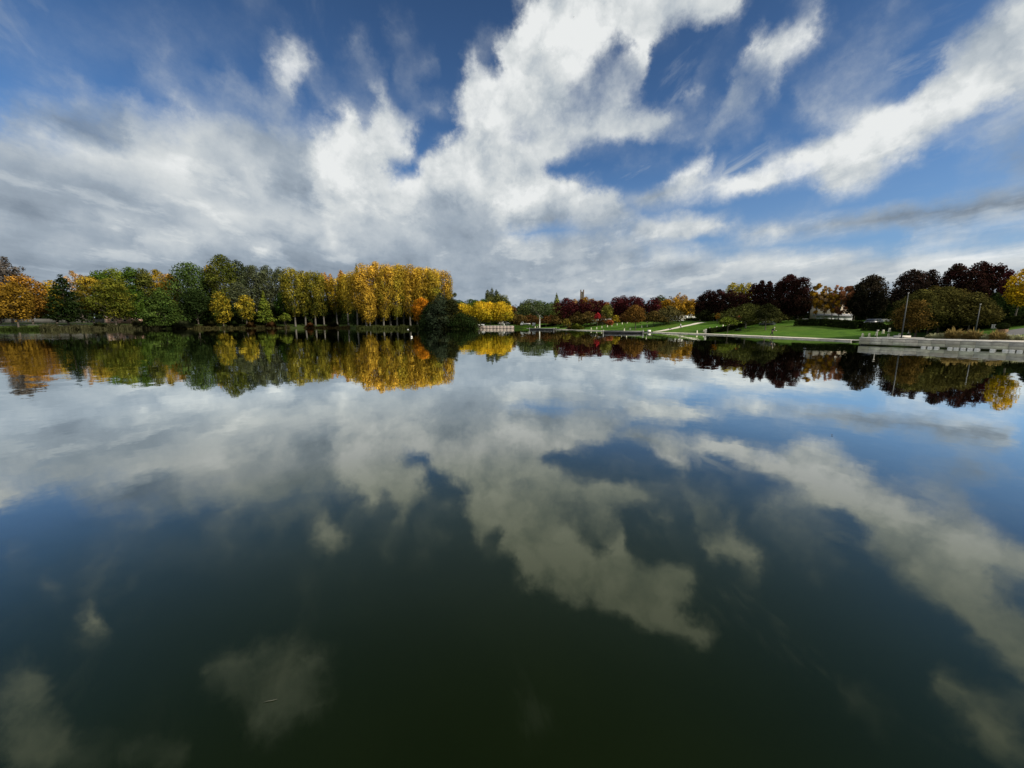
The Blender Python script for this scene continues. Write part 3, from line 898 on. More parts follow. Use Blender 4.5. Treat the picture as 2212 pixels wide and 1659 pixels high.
def crown_cloud(kind, w, h, dist, A, B, dens=1.0, grad=0.0, lob=1.0):
    ts, rs = PROFILE[kind]
    cr, vst, droop, up, nc = SHAPE[kind]
    nc = int(nc * lob)
    tt = np.linspace(.02, .98, 60)
    pw_ = np.interp(tt, ts, rs) ** 1.25 + .12
    t = rng.choice(tt, nc, p=pw_ / pw_.sum()) + rng.uniform(-.01, .01, nc)
    ang = (np.arange(nc) * 2.39996 + rng.normal(0, .35, nc)) % (2 * np.pi)
    if kind in ('conifer', 'cedar'):
        lay = 11 if kind == 'conifer' else 8
        t = np.clip((np.round(t * lay) + rng.normal(0, .22, nc)) / lay, .01, .99)
    prof = np.interp(t, ts, rs) * w / 2
    lop = 1 + .19 * np.sin(ang * 2 + rng.uniform(0, 6)) + .09 * np.sin(ang * 3 + rng.uniform(0, 6)) + .10 * np.sin(t * 9 + ang)
    rc = cr * w * rng.uniform(.7, 1.4, nc)
    rc = np.minimum(rc, np.maximum(prof * .9, cr * w * .42))
    rr = np.maximum(prof * lop - rc * .75, 0) * np.clip(rng.beta(3.4, 1.0, nc), .1, 1)
    cen = np.stack([rr * np.cos(ang), rr * np.sin(ang), t * (h - rc * vst * .5) - droop * rr], -1)
    s = float(np.clip(dist * .0025, .16, .66))
    N = int(np.clip(10.5 * dens * (.8 * w * h) / s ** 2, 350, 34000))
    pw = rc ** 2
    k = rng.choice(nc, N, p=pw / pw.sum())
    d = rng.normal(size=(N, 3)); d /= np.linalg.norm(d, axis=1, keepdims=True)
    flip = (d[:, 2] < -.35) & (rng.random(N) < .5)
    d[flip, 2] *= -1
    rad = rng.random(N) ** .36
    off = d * (rc[k] * rad)[:, None]
    off[:, 2] *= vst
    pos = cen[k] + off
    # a scatter inside so the crown is not hollow
    if kind != 'sparse':
        ni = int(N * .26)
        tz = rng.choice(tt, ni, p=pw_ / pw_.sum()); an = rng.uniform(0, 2 * np.pi, ni)
        r_ = np.interp(tz, ts, rs) * w / 2 * np.sqrt(rng.random(ni)) * .86
        pos[:ni] = np.stack([r_ * np.cos(an), r_ * np.sin(an), tz * h - droop * r_], -1)
    pos[:, 2] = np.clip(pos[:, 2], -.05 * h, h * 1.02)
    nrm = d + rng.normal(0, .30, (N, 3)) + np.array([0, 0, up])
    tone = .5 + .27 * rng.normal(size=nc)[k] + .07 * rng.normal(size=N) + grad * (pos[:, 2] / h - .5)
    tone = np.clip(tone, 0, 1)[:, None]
    lum = np.clip(1 + .26 * rng.normal(size=nc)[k] + .07 * rng.normal(size=N) + .22 * (pos[:, 2] / h - .5) + .16 * (d[:, 2]), .35, 1.8)[:, None]  # random tone plus painted light: brighter high up and on upward leaves
    if kind != 'sparse': lum[:ni] *= .7  # inner leaves darkened: crown shade put into the colour
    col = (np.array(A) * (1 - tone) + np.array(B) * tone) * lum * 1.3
    return leaf_quads(pos, nrm, s, col), cen


def trunk_mesh(kind, H, cb, w, cen, grow=1.0):
    m = MB()
    r0 = max(.08, H * .012 + w * .006) * grow
    def P(t): return Vector((math.sin(t * 3 + wob) * .02 * w, math.cos(t * 2.3 + wob) * .015 * w, t * H))
    wob = random.uniform(0, 6)
    lead = {'spread': .5, 'round': .72, 'sparse': .8, 'bush': .3}.get(kind, .9)
    ts = [0, .03, .1, .2, .35, .5, .7, .9, 1.0]
    pts = [P(t * lead) for t in ts]
    rad = [r0 * 1.45, r0 * 1.08, r0, r0 * .92, r0 * .78, r0 * .62, r0 * .42, r0 * .2, r0 * .06]
    m.tube(pts, rad, 7)
    nl = {'poplar': 9, 'lombardy': 5, 'conifer': 10, 'cedar': 9, 'spread': 9, 'sparse': 16}.get(kind, 8)
    sel = sorted(range(len(cen)), key=lambda i: -math.hypot(cen[i][0], cen[i][1]))[:nl * 2]
    random.shuffle(sel)
    for i in sel[:nl]:
        e = Vector((cen[i][0], cen[i][1], cen[i][2] + cb))
        if kind in ('conifer', 'cedar'):
            s = P(min(lead, max(.05, (e.z + .05 * H) / H)))
        else:
            s = P(min(lead * .9, max(.04, (cb + (e.z - cb) * .35) / H * random.uniform(.7, 1.0))))
        mid = s.lerp(e, .5) + Vector((0, 0, .04 * H * (1 if kind != 'conifer' else -.2)))
        rb = r0 * random.uniform(.28, .5)
        m.tube([s, s.lerp(mid, .5), mid, mid.lerp(e, .5), e], [rb, rb * .85, rb * .6, rb * .4, rb * .12], 5, cap=False)
        if kind in ('sparse', 'spread', 'round'):
            for q in range(3 if kind == 'sparse' else 1):
                e2 = e + Vector((random.uniform(-1, 1), random.uniform(-1, 1), random.uniform(.2, 1.2))) * w * .12
                m.tube([mid.lerp(e, random.uniform(.1, .6)), e2], [rb * .4, rb * .08], 4, cap=False)
    return m


ROWS = {}
ORD = ['first', 'second', 'third', 'fourth', 'fifth', 'sixth', 'seventh', 'eighth', 'ninth', 'tenth', 'eleventh', 'twelfth', 'thirteenth', 'fourteenth', 'fifteenth', 'sixteenth', 'seventeenth',
       'eighteenth', 'nineteenth', 'twentieth']
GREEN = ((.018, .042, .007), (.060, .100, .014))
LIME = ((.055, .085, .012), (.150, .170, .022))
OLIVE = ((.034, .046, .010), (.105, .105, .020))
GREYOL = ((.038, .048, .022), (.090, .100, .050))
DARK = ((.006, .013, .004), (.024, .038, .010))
CONIF = ((.010, .020, .008), (.038, .058, .018))
BLUECON = ((.016, .024, .020), (.045, .060, .048))
GOLD = ((.185, .130, .012), (.500, .280, .018))
OLGOLD = ((.080, .085, .012), (.330, .215, .018))
YELLOW = ((.240, .190, .012), (.560, .370, .020))
ORANGE = ((.200, .085, .008), (.520, .200, .012))
AMBER = ((.110, .060, .008), (.330, .175, .015))
RUST = ((.040, .026, .010), (.130, .060, .018))
BROL = ((.042, .034, .010), (.130, .085, .024))
MAROON = ((.021, .007, .007), (.080, .017, .019))
DKMAR = ((.011, .010, .005), (.038, .014, .013))
DKOL = ((.010, .013, .005), (.036, .038, .012))
RED = ((.190, .016, .018), (.420, .036, .040))
PALEOR = ((.200, .120, .050), (.420, .270, .120))
GREYBR = ((.050, .045, .042), (.130, .115, .100))


def T(z, xc, w, top, bot, d, kind, pal, name, label, row=None, bark='bark', base=None, dens=1.0, grad=0.0, grow=None, lob=1.0, group=None, cat='tree'):
    X = zx(z, xc); yt = zy(z, top); yb = zy(z, bot)
    if base is not None:
        g = ground_hit(zx(z, base[0]), zy(z, base[1]))
        if g is not None: d = math.hypot(g.x, g.y)
    q = spot(X, (yt + yb) / 2, d)
    ztop = spot(X, yt, d).z; zbot = spot(X, yb, d).z
    gz = hz(q.x, q.y) - .05
    th = math.atan2(q.x, q.y)
    W = w * zs(z) * d * math.cos(th) ** 1.8 / FPX * (1.4 if kind == 'spread' else 1.27)
    H = max(1.2, ztop - gz); cb = min(max(.02, (zbot - gz) * .92), H * .8)
    root = empty(name, (q.x, q.y, gz))
    root.rotation_euler = (random.gauss(0, .016), random.gauss(0, .016), 0)
    tag(root, label, cat, group or (row and row[0]))
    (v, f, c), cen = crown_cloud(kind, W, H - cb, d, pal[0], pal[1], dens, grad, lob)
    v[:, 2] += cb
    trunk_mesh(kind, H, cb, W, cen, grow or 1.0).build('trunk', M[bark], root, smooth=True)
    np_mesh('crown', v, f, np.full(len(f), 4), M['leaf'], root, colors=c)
    if row: ROWS.setdefault(row, []).append((X, root, label))
    return root


def finish_rows():
    """members of one row are told apart by counting along it"""
    for (grp, mark, rev), lst in ROWS.items():
        lst.sort(key=lambda e: -e[0] if rev else e[0])
        for i, (_, o, lab) in enumerate(lst):
            o['label'] = f"{lab}, {ORD[i]} counting from {mark}"


# ---- west bank, far left to the poplar grove
rw = ('autumn trees on the shaded west bank', 'the tall grey-leaved tree', False)
T('A', 40, 430, 165, 520, 300, 'sparse', GREYBR, 'bare_tree', 'tall thin grey-leaved tree towering behind the amber trees', dens=.8)
T('A', 170, 430, 470, 930, 258, 'round', ((.075, .048, .008), (.240, .140, .016)), 'maple_tree', 'low wide dark amber tree with its trunk beside the pale bank path', grad=.3)
T('A', 335, 480, 372, 910, 275, 'round', ((.075, .046, .010), (.250, .125, .018)), 'maple_tree', 'broad orange-topped tree rising behind the low amber tree', grad=.7)
T('A', -60, 330, 415, 920, 285, 'round', ((.075, .046, .010), (.250, .125, .018)), 'maple_tree', 'orange tree cut off by the picture edge beneath the grey-leaved tree', grad=.5)
T('A', 660, 330, 448, 880, 288, 'round', OLGOLD, 'broadleaf_tree', 'olive tree with a yellow top behind the dark pointed evergreen', grad=.7)
T('A', 800, 420, 378, 935, 259, 'cedar', DARK, 'evergreen_tree', 'dark evergreen with a thin pointed tip and three stems by the bank path', base=None)
T('A', 955, 240, 340, 640, 320, 'sparse', PALEOR, 'bare_tree', 'half-bare pinkish brown tree between the dark evergreen and the amber tree', dens=.5)
T('A', 1110, 400, 398, 860, 272, 'round', ((.060, .062, .010), (.240, .165, .018)), 'broadleaf_tree', 'mottled amber and green tree right of the dark pointed evergreen', grad=.8)
T('A', 1400, 470, 425, 930, 263, 'round', ((.030, .048, .008), (.120, .115, .014)), 'broadleaf_tree', 'wide yellow-green tree above the small pink brick hut', grad=.3)
hg = ('green trees with one rounded skyline behind the west bank', 'the half-bare pinkish tree', False)
for x, w, t, p in ((1250, 330, 322, GREEN), (1430, 350, 290, LIME), (1640, 340, 288, GREEN), (1790, 260, 300, OLIVE)):
    T('A', x, w, t, 760, 310, 'round', p, 'broadleaf_tree', 'rounded green tree in the high skyline row', row=hg, grad=.3)
T('A', 1950, 270, 318, 780, 315, 'round', OLGOLD, 'broadleaf_tree', 'yellowish green tree closing the rounded skyline row', grad=.4)
T('A', 1650, 330, 560, 940, 285, 'round', GREEN, 'broadleaf_tree', 'bright green tree lit from the side next to the layered fir')
T('B', 215, 300, 375, 760, 290, 'round', AMBER, 'broadleaf_tree', 'dull brown-orange tree behind the layered fir', grad=.5)
T('B', 120, 500, 545, 985, 256, 'cedar', ((.016, .034, .008), (.070, .105, .020)), 'fir_tree', 'broad layered green fir reaching down to the reeds', grad=.1, dens=1.2)
T('B', 480, 500, 232, 800, 285, 'tall', ((.022, .046, .010), (.062, .092, .022)), 'broadleaf_tree', 'large green tree with an upright spiky top left of the tallest tree', lob=1.3)
T('B', 705, 220, 255, 700, 292, 'tall', OLGOLD, 'broadleaf_tree', 'narrow brownish yellow tree squeezed beside the tallest tree')
T('B', 870, 330, 132, 720, 280, 'tall', ((.030, .045, .008), (.105, .110, .018)), 'broadleaf_tree', 'tallest olive green tree on the west bank', lob=1.2)
T('B', 1070, 240, 185, 780, 284, 'tall', ((.022, .032, .014), (.058, .070, .032)), 'broadleaf_tree', 'dark grey-green tree leaning on the tallest tree')
gy_ = ('grey-green willows beside the tallest tree', 'the tallest tree', False)
for x, w, t, b in ((1265, 300, 262, 760), (1440, 240, 264, 760), (1590, 210, 285, 760)):
    T('B', x, w, t, b, 288, 'tall', GREYOL, 'willow_tree', 'soft grey-green willow behind the small yellow trees', row=gy_)
T('B', 1085, 230, 470, 780, 266, 'round', GREYOL, 'willow_tree', 'lower rounded grey-green willow standing in front of the willow row')
T('B', 540, 400, 560, 985, 261, 'round', DARK, 'evergreen_tree', 'almost black tree between the layered fir and the first yellow tree')
T('B', 860, 225, 592, 980, 254, 'round', ((.040, .058, .010), (.340, .250, .022)), 'maple_tree', 'wide golden maple hanging low over the bank', grad=.2)
T('B', 1150, 205, 630, 930, 252, 'round', ((.045, .060, .010), (.350, .255, .022)), 'maple_tree', 'golden maple with a slim visible trunk, second yellow tree of the bank', grad=.35, base=None)
T('B', 1395, 210, 578, 960, 255, 'conifer', LIME, 'broadleaf_tree', 'cone-shaped yellow-green tree right of the golden maples', grad=.5, dens=1.1)
T('B', 1430, 230, 760, 985, 262, 'round', DKOL, 'broadleaf_tree', 'low dark olive tree under the cone-shaped yellow-green one')
T('B', 1620, 210, 598, 860, 258, 'round', GREEN, 'broadleaf_tree', 'plain green round tree left of the olive poplars')
T('B', 1650, 140, 855, 945, 248, 'spread', LIME, 'sapling', 'tiny light green sapling on a thin stem before the black thicket')
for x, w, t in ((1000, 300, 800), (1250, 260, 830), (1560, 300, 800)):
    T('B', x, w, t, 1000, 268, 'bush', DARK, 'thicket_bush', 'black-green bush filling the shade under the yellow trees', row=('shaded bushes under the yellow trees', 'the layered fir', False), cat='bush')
op = ('olive poplars left of the golden grove', 'the willows', False)
for x, w, t, b in ((1745, 270, 308, 860), (1870, 200, 328, 870), (2005, 250, 342, 880), (2110, 180, 362, 890)):
    T('B', x, w, t, b, 252, 'poplar', ((.052, .066, .011), (.215, .175, .020)), 'poplar_tree', 'olive yellow poplar with a pale trunk', row=op, bark='palebark', grad=.5)
fp = ('thin orange poplars showing over the olive ones', 'the olive poplars', False)
for x, w, t in ((215, 80, 362), (268, 80, 350), (318, 85, 365), (452, 110, 320)):
    T('C', x, w, t, 560, 300, 'lombardy', ((.260, .140, .020), (.480, .260, .050)), 'poplar_tree', 'thin pale orange poplar top', row=fp, bark='palebark')
T('C', 385, 230, 425, 840, 250, 'poplar', OLGOLD, 'poplar_tree', 'dull gold poplar just left of the first large golden poplar', bark='palebark', grad=.6)
T('C', 525, 230, 388, 830, 246, 'poplar', OLGOLD, 'poplar_tree', 'gold and green poplar touching the golden grove', bark='palebark', grad=.7)
T('C', 648, 110, 236, 560, 262, 'conifer', ((.045, .055, .012), (.105, .110, .024)), 'poplar_tree', 'green pointed treetop poking out at the edge of the golden grove')
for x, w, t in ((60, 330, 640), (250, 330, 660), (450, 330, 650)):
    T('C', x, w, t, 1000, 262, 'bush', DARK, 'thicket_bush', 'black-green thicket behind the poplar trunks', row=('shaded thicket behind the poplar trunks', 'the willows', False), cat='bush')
# the golden grove stands on the point
gp = ('tall golden poplars of the grove on the point', 'its west side', False)
for x, w, t, b, d in ((635, 270, 345, 780, 214), (750, 250, 240, 930, 207), (800, 190, 560, 970, 204), (870, 240, 232, 880, 212), (965, 220, 262, 920, 206), (1040, 220, 250, 860, 214), (1130, 230, 256, 900, 208),
                      (1215, 200, 262, 830, 217), (1290, 220, 250, 890, 209), (1390, 190, 292, 820, 216), (1440, 220, 285, 890, 208), (1540, 200, 300, 850, 213), (1620, 200, 310, 800, 207), (1725, 210, 334, 780, 212)):
    mixp = ((.145 + .03 * math.sin(x), .122, .014), (.460, .295 + .02 * math.cos(x), .034))
    T('C', x, w, t, b, d, 'poplar', mixp, 'poplar_tree', 'tall golden poplar', row=gp, bark='palebark', grad=.55, dens=.92)
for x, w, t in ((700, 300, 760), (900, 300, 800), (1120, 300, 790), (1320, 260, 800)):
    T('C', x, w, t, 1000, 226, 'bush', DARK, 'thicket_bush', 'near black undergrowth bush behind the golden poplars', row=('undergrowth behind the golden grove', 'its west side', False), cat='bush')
T('C', 1790, 160, 460, 900, 214, 'sparse', GREYOL, 'willow_tree', 'thin grey-leaved tree at the water end of the golden grove', dens=.8)
T('C', 1455, 220, 672, 960, 198, 'round', ORANGE, 'maple_tree', 'small bright orange tree beside the dark evergreens on the point', grad=.3)
cp = ('dark evergreens at the tip of the point', 'the orange tree', False)
for x, w, t, b, d, p in ((1560, 340, 720, 1045, 193, CONIF), (1690, 420, 610, 1050, 189, ((.014, .022, .012), (.042, .055, .030))), (1830, 320, 660, 1050, 186, DKOL)):
    T('C', x, w, t, b, d, 'cedar', p, 'cedar_tree', 'dark drooping evergreen spreading over the water', row=cp, dens=1.25)
T('C', 1960, 330, 850, 1055, 183, 'bush', DARK, 'evergreen_bush', 'low dark evergreen bush at the very tip of the point', cat='bush')
T('C', 2080, 220, 900, 1055, 188, 'bush', DKOL, 'evergreen_bush', 'dark olive bush against the stone landing wall', cat='bush')

# ---- head of the lake, around the stone landing
bd = ('dark green trees on the skyline behind the landing', 'the dark point', False)
for x, w, t in ((90, 190, 382), (235, 230, 370), (300, 150, 378), (395, 160, 364)):
    T('D', x, w, t, 640, 300, 'round', GREEN, 'broadleaf_tree', 'plain dark green skyline tree behind the yellow planes', row=bd)
lp = ('three slim dark poplars over the landing', 'the dark point', False)
for x, w, t in ((449, 84, 242), (497, 84, 228), (556, 88, 247)):
    T('D', x, w, t, 520, 330, 'lombardy', ((.030, .040, .014), (.078, .085, .030)), 'lombardy_poplar', 'slim column-shaped dark poplar', row=lp)
pg = ('olive poplars descending from the slim columns', 'the slim dark poplars', False)
for x, w, t in ((490, 130, 345), (575, 110, 305), (640, 130, 316), (690, 90, 380)):
    T('D', x, w, t, 600, 290, 'poplar', ((.050, .058, .016), (.140, .140, .038)), 'poplar_tree', 'pale olive poplar on the slope of the skyline', row=pg)
T('D', 130, 260, 425, 590, 222, 'round', YELLOW, 'plane_tree', 'low yellow tree half hidden by the dark point', grad=.3)
yp = ('yellow plane trees along the stone landing', 'the dark point', False)
for x, w, t in ((355, 250, 396), (470, 250, 408), (610, 260, 400)):
    T('D', x, w, t, 640, 210, 'round', ((.200, .180, .012), (.540, .350, .020)), 'plane_tree', 'large yellow plane tree on the landing', row=yp, bark='palebark', grad=.5, lob=1.2)
T('D', 755, 130, 455, 660, 250, 'round', RUST, 'broadleaf_tree', 'dull brown tree closing the yellow planes')
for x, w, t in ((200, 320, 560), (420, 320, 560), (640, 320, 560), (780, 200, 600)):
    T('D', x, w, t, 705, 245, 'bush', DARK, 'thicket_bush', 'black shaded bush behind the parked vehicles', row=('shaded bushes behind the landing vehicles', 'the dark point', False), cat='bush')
T('D', 852, 130, 398, 660, 290, 'conifer', BLUECON, 'pine_tree', 'small bluish dark pine above the white truck')
T('D', 975, 280, 368, 660, 235, 'round', ((.034, .050, .014), (.095, .110, .034)), 'broadleaf_tree', 'big rounded green tree behind the white truck', lob=1.2)
T('D', 1098, 250, 392, 560, 199, 'round', ((.030, .048, .016), (.085, .105, .045)), 'birch_tree', 'green tree with a bright white forked trunk', bark='birch', grow=1.25)
T('D', 1215, 150, 408, 640, 262, 'round', GREEN, 'broadleaf_tree', 'mid green tree between the white-trunked one and the yellow-green cone')
T('D', 1305, 170, 292, 590, 250, 'conifer', ((.075, .095, .018), (.200, .215, .050)), 'larch_tree', 'pointed yellow-green tree taller than its neighbours left of the maroon trees', dens=1.3)
T('D', 850, 170, 565, 690, 214, 'round', BROL, 'cherry_tree', 'small brown-olive tree above the cab of the white truck')
T('D', 985, 210, 552, 680, 216, 'spread', RUST, 'cherry_tree', 'russet tree between the white truck and the white-trunked tree')
mr_ = ('maroon trees on the east skyline', 'the yellow-green cone', False)
for z, x, w, t, b, d in (('D', 1425, 230, 356, 600, 205), ('D', 1490, 130, 400, 590, 212), ('D', 1600, 150, 372, 590, 205), ('D', 1725, 170, 374, 600, 200), ('D', 1850, 170, 382, 610, 200),
                         ('D', 2040, 200, 338, 600, 196), ('D', 2130, 200, 324, 600, 200), ('E', 360, 200, 420, 640, 192), ('E', 430, 150, 440, 640, 196), ('E', 620, 180, 444, 640, 190)):
    T(z, x, w, t, b, d, 'round', MAROON, 'plum_tree', 'maroon-leaved tree', row=mr_, lob=1.25)
ob = ('orange treetops behind the maroon trees', 'the yellow-green cone', False)
for x, w, t, b, p in ((1530, 90, 368, 560, PALEOR), (1650, 140, 340, 560, AMBER), (1745, 110, 362, 560, PALEOR), (1825, 100, 390, 560, PALEOR), (1920, 110, 405, 560, ORANGE)):
    T('D', x, w, t, b, 270, 'tall', p, 'poplar_tree', 'pale orange treetop', row=ob)
lo = ('low spreading brown-olive cherries on the far lawn', 'the white-trunked tree', False)
for x, w, t, b, base, p in ((1168, 120, 572, 672, (1175, 722), RUST), (1225, 130, 566, 668, (1245, 706), RUST), (1285, 140, 572, 675, (1280, 716), BROL), (1330, 150, 545, 665, (1345, 700), BROL),
                            (1400, 220, 530, 660, (1382, 690), RUST), (1490, 240, 493, 640, (1470, 690), ((.075, .052, .010), (.240, .150, .030))), (1570, 230, 525, 680, (1560, 700), BROL), (1690, 210, 520, 670, (1680, 700), BROL)):
    T('D', x, w, t, b, 175, 'spread', p, 'cherry_tree', 'low spreading brownish tree', row=lo, base=base)
T('D', 1425, 90, 610, 690, 168, 'bush', ((.06, .055, .012), (.17, .13, .02)), 'shrub', 'golden olive shrub under the spreading trees', cat='shrub')
T('D', 1812, 78, 540, 612, 180, 'spread', RED, 'maple_tree', 'small vivid red maple below the maroon trees', dens=1.0)
T('D', 1930, 150, 438, 608, 172, 'tall', ((.060, .075, .014), (.180, .160, .030)), 'ash_tree', 'slim yellow-green tree right of the vivid red maple')
T('D', 1958, 92, 622, 692, 140, 'round', ((.100, .035, .014), (.260, .080, .030)), 'sapling', 'small brick-red sapling on the lawn', base=(1945, 746))
T('D', 1880, 90, 570, 650, 165, 'spread', RUST, 'cherry_tree', 'thin brown tree under the slim yellow-green one', dens=.6)
T('D', 2040, 120, 570, 650, 180, 'bush', OLGOLD, 'shrub', 'yellow-olive shrub by the back hedge', cat='shrub')
# ---- east lawn
T('E', 390, 250, 540, 755, 140, 'round', ((.060, .032, .008), (.165, .085, .020)), 'maple_tree', 'compact rust-brown maple with a straight trunk near the path', base=(398, 850))
T('E', 262, 140, 635, 750, 160, 'round', RUST, 'maple_tree', 'small rusty tree tucked behind the compact rust-brown maple')
T('E', 615, 230, 610, 745, 150, 'spread', BROL, 'cherry_tree', 'olive-brown tree on a short dark trunk, between two lawn trees', base=(606, 810))
T('E', 800, 360, 545, 740, 160, 'spread', ((.034, .034, .012), (.100, .085, .030)), 'cherry_tree', 'wide dark olive tree in front of the white house', base=(808, 772))
T('E', 740, 110, 690, 760, 158, 'bush', LIME, 'shrub', 'light green shrub under the wide dark olive tree', cat='shrub')
T('E', 690, 170, 414, 640, 225, 'tall', GREYOL, 'broadleaf_tree', 'grey-green treetop beside the last maroon tree')
oy = ('orange and gold trees around the white house', 'the last maroon tree', False)
for x, w, t, b in ((775, 190, 468, 660), (900, 180, 448, 640), (1000, 150, 470, 660), (1090, 150, 462, 680)):
    T('E', x, w, t, b, 205, 'round', ((.130, .080, .010), (.370, .205, .022)) if x > 850 else AMBER, 'maple_tree', 'orange-gold tree by the white house', row=oy, grad=.2)
T('E', 945, 170, 384, 600, 240, 'sparse', PALEOR, 'bare_tree', 'nearly bare pale twiggy tree above the orange trees', dens=.5)
T('E', 795, 70, 408, 600, 235, 'sparse', GREYBR, 'bare_tree', 'bare grey tree above the orange trees', dens=.25)
T('E', 1075, 120, 690, 760, 185, 'sparse', OLIVE, 'shrub', 'thin green shrub before the white houses', dens=.8, cat='shrub')
yb_ = ('yellow poplars behind the dark maroon row', 'the orange trees', False)
for x, w, t in ((1600, 130, 263), (1705, 90, 268), (1790, 110, 260)):
    T('E', x, w, t, 520, 215, 'poplar', ((.200, .170, .020), (.420, .330, .040)), 'poplar_tree', 'yellow poplar top over the dark trees', row=yb_)
dm = ('nearly black maroon trees behind the benches', 'the white house', False)
for z, x, w, t, b, d in (('E', 1200, 140, 412, 680, 170), ('E', 1290, 200, 348, 680, 168), ('E', 1420, 190, 342, 690, 166), ('E', 1550, 180, 352, 690, 164), ('E', 1690, 190, 380, 690, 162), ('E', 1860, 190, 262, 690, 158),
                         ('F', 60, 150, 364, 860, 158), ('F', 160, 140, 374, 860, 157), ('F', 300, 200, 380, 860, 156), ('F', 430, 330, 282, 870, 152), ('F', 620, 340, 318, 870, 150)):
    T(z, x, w, t, b, d, 'round', DKMAR, 'plum_tree', 'nearly black maroon tree', row=dm, lob=1.35, dens=1.5, grad=.5)
T('E', 1790, 580, 518, 745, 118, 'spread', ((.022, .028, .008), (.078, .082, .020)), 'hawthorn_tree', 'wide flat-topped dark olive tree on a thick pale trunk', base=(1793, 832), bark='palebark', lob=1.25)
T('E', 2080, 260, 560, 745, 126, 'spread', ((.026, .030, .010), (.085, .080, .022)), 'hawthorn_tree', 'flat olive tree with a bare side limb right of the widest one', base=(2130, 765), bark='palebark')
T('F', 150, 340, 690, 880, 120, 'spread', DKOL, 'hawthorn_tree', 'low olive tree between the wide flat-topped one and the dark maroon crown')
T('E', 1540, 185, 678, 775, 104, 'spread', LIME, 'sapling', 'yellow-green sapling on a bare stem in front of the dark hedge', base=(1541, 893))
T('E', 1412, 60, 648, 705, 150, 'round', ORANGE, 'sapling', 'tiny orange sapling in the shade of the dark maroon trees', dens=1.4)
T('E', 1672, 66, 668, 730, 112, 'sparse', ((.180, .060, .020), (.380, .130, .040)), 'sapling', 'thin orange-red sapling above the dark hedge', base=(1676, 792), dens=1.4)
T('E', 1260, 190, 600, 735, 165, 'round', DKOL, 'broadleaf_tree', 'dark olive tree under the first dark maroon crowns')
# ---- behind the benches
ab = ('thin autumn trees in front of the beige house', 'the big dark maroon crown', False)
for x, w, t, b, p, dn in ((850, 190, 418, 830, AMBER, .8), (970, 160, 462, 820, PALEOR, .5), (1080, 200, 500, 830, AMBER, .7), (1180, 240, 408, 830, ((.110, .050, .026), (.300, .120, .050)), .6)):
    T('F', x, w, t, b, 142, 'sparse', p, 'cherry_tree', 'thin orange-brown autumn tree', row=ab, dens=dn * 2.2, bark='palebark')
T('F', 850, 230, 560, 720, 150, 'round', AMBER, 'maple_tree', 'golden-brown crown low beside the big dark maroon crown', dens=.9)
T('F', 1090, 260, 555, 730, 150, 'round', AMBER, 'maple_tree', 'golden-brown crown directly above the beige house', dens=.8)
be = ('large blackish trees on the right skyline', 'the beige house', False)
for z, x, w, t, b, d, p in (('F', 1400, 330, 425, 850, 146, DKOL), ('F', 1600, 470, 288, 880, 142, ((.009, .011, .006), (.030, .022, .014))), ('G', 620, 480, 213, 820, 136, ((.009, .010, .006), (.032, .018, .015))), ('G', 880, 330, 215, 820, 140, ((.009, .010, .006), (.032, .018, .015))),
                            ('G', 1210, 400, 132, 830, 134, DKMAR), ('G', 1540, 420, 98, 830, 132, DKMAR), ('G', 1780, 330, 118, 830, 134, DKMAR)):
    T(z, x, w, t, b, d, 'round', p, 'beech_tree', 'large blackish purple-topped tree', row=be, lob=1.5, dens=1.6, grad=.5)
T('G', 1985, 190, 208, 800, 122, 'round', MAROON, 'plum_tree', 'small maroon tree squeezed behind the bright yellow one')
T('G', 2170, 440, 192, 700, 104, 'round', ((.230, .165, .010), (.560, .345, .016)), 'maple_tree', 'bright yellow maple at the far right end of the row', grad=.3, lob=1.2)
T('G', 2010, 460, 640, 900, 112, 'bush', DARK, 'evergreen_bush', 'large black evergreen bush under the bright yellow maple', cat='bush')
fr = ('broad russet-olive trees behind the grass mounds', 'the tall lamp mast', False)
for x, w, t, b, d, p in ((740, 760, 492, 1010, 92, ((.030, .032, .009), (.098, .090, .022))), (1090, 900, 452, 960, 95, ((.032, .032, .009), (.098, .086, .022))), (920, 640, 446, 985, 98, ((.032, .031, .009), (.105, .084, .021))), (1290, 700, 482, 950, 99, ((.034, .031, .009), (.105, .081, .021))), (1480, 640, 530, 960, 93, ((.031, .031, .009), (.098, .084, .022)))):
    T('G', x, w, t, b, d, 'spread', p, 'hawthorn_tree', 'broad russet-olive spreading tree', row=fr, lob=1.8, dens=1.2)
T('G', 640, 420, 640, 1060, 84, 'round', ((.040, .030, .008), (.125, .075, .018)), 'maple_tree', 'rusty drooping tree reaching the grass beside the lamp mast')
T('G', 905, 115, 905, 985, 84, 'round', ((.100, .028, .012), (.230, .060, .026)), 'sapling', 'small brick-red sapling in front of the dark shade', base=(925, 1062))
T('G', 780, 110, 900, 1010, 82, 'round', OLIVE, 'sapling', 'small olive sapling right of the rusty drooping tree', base=(778, 1085))

# ------------------------------------------------------------------ low planting


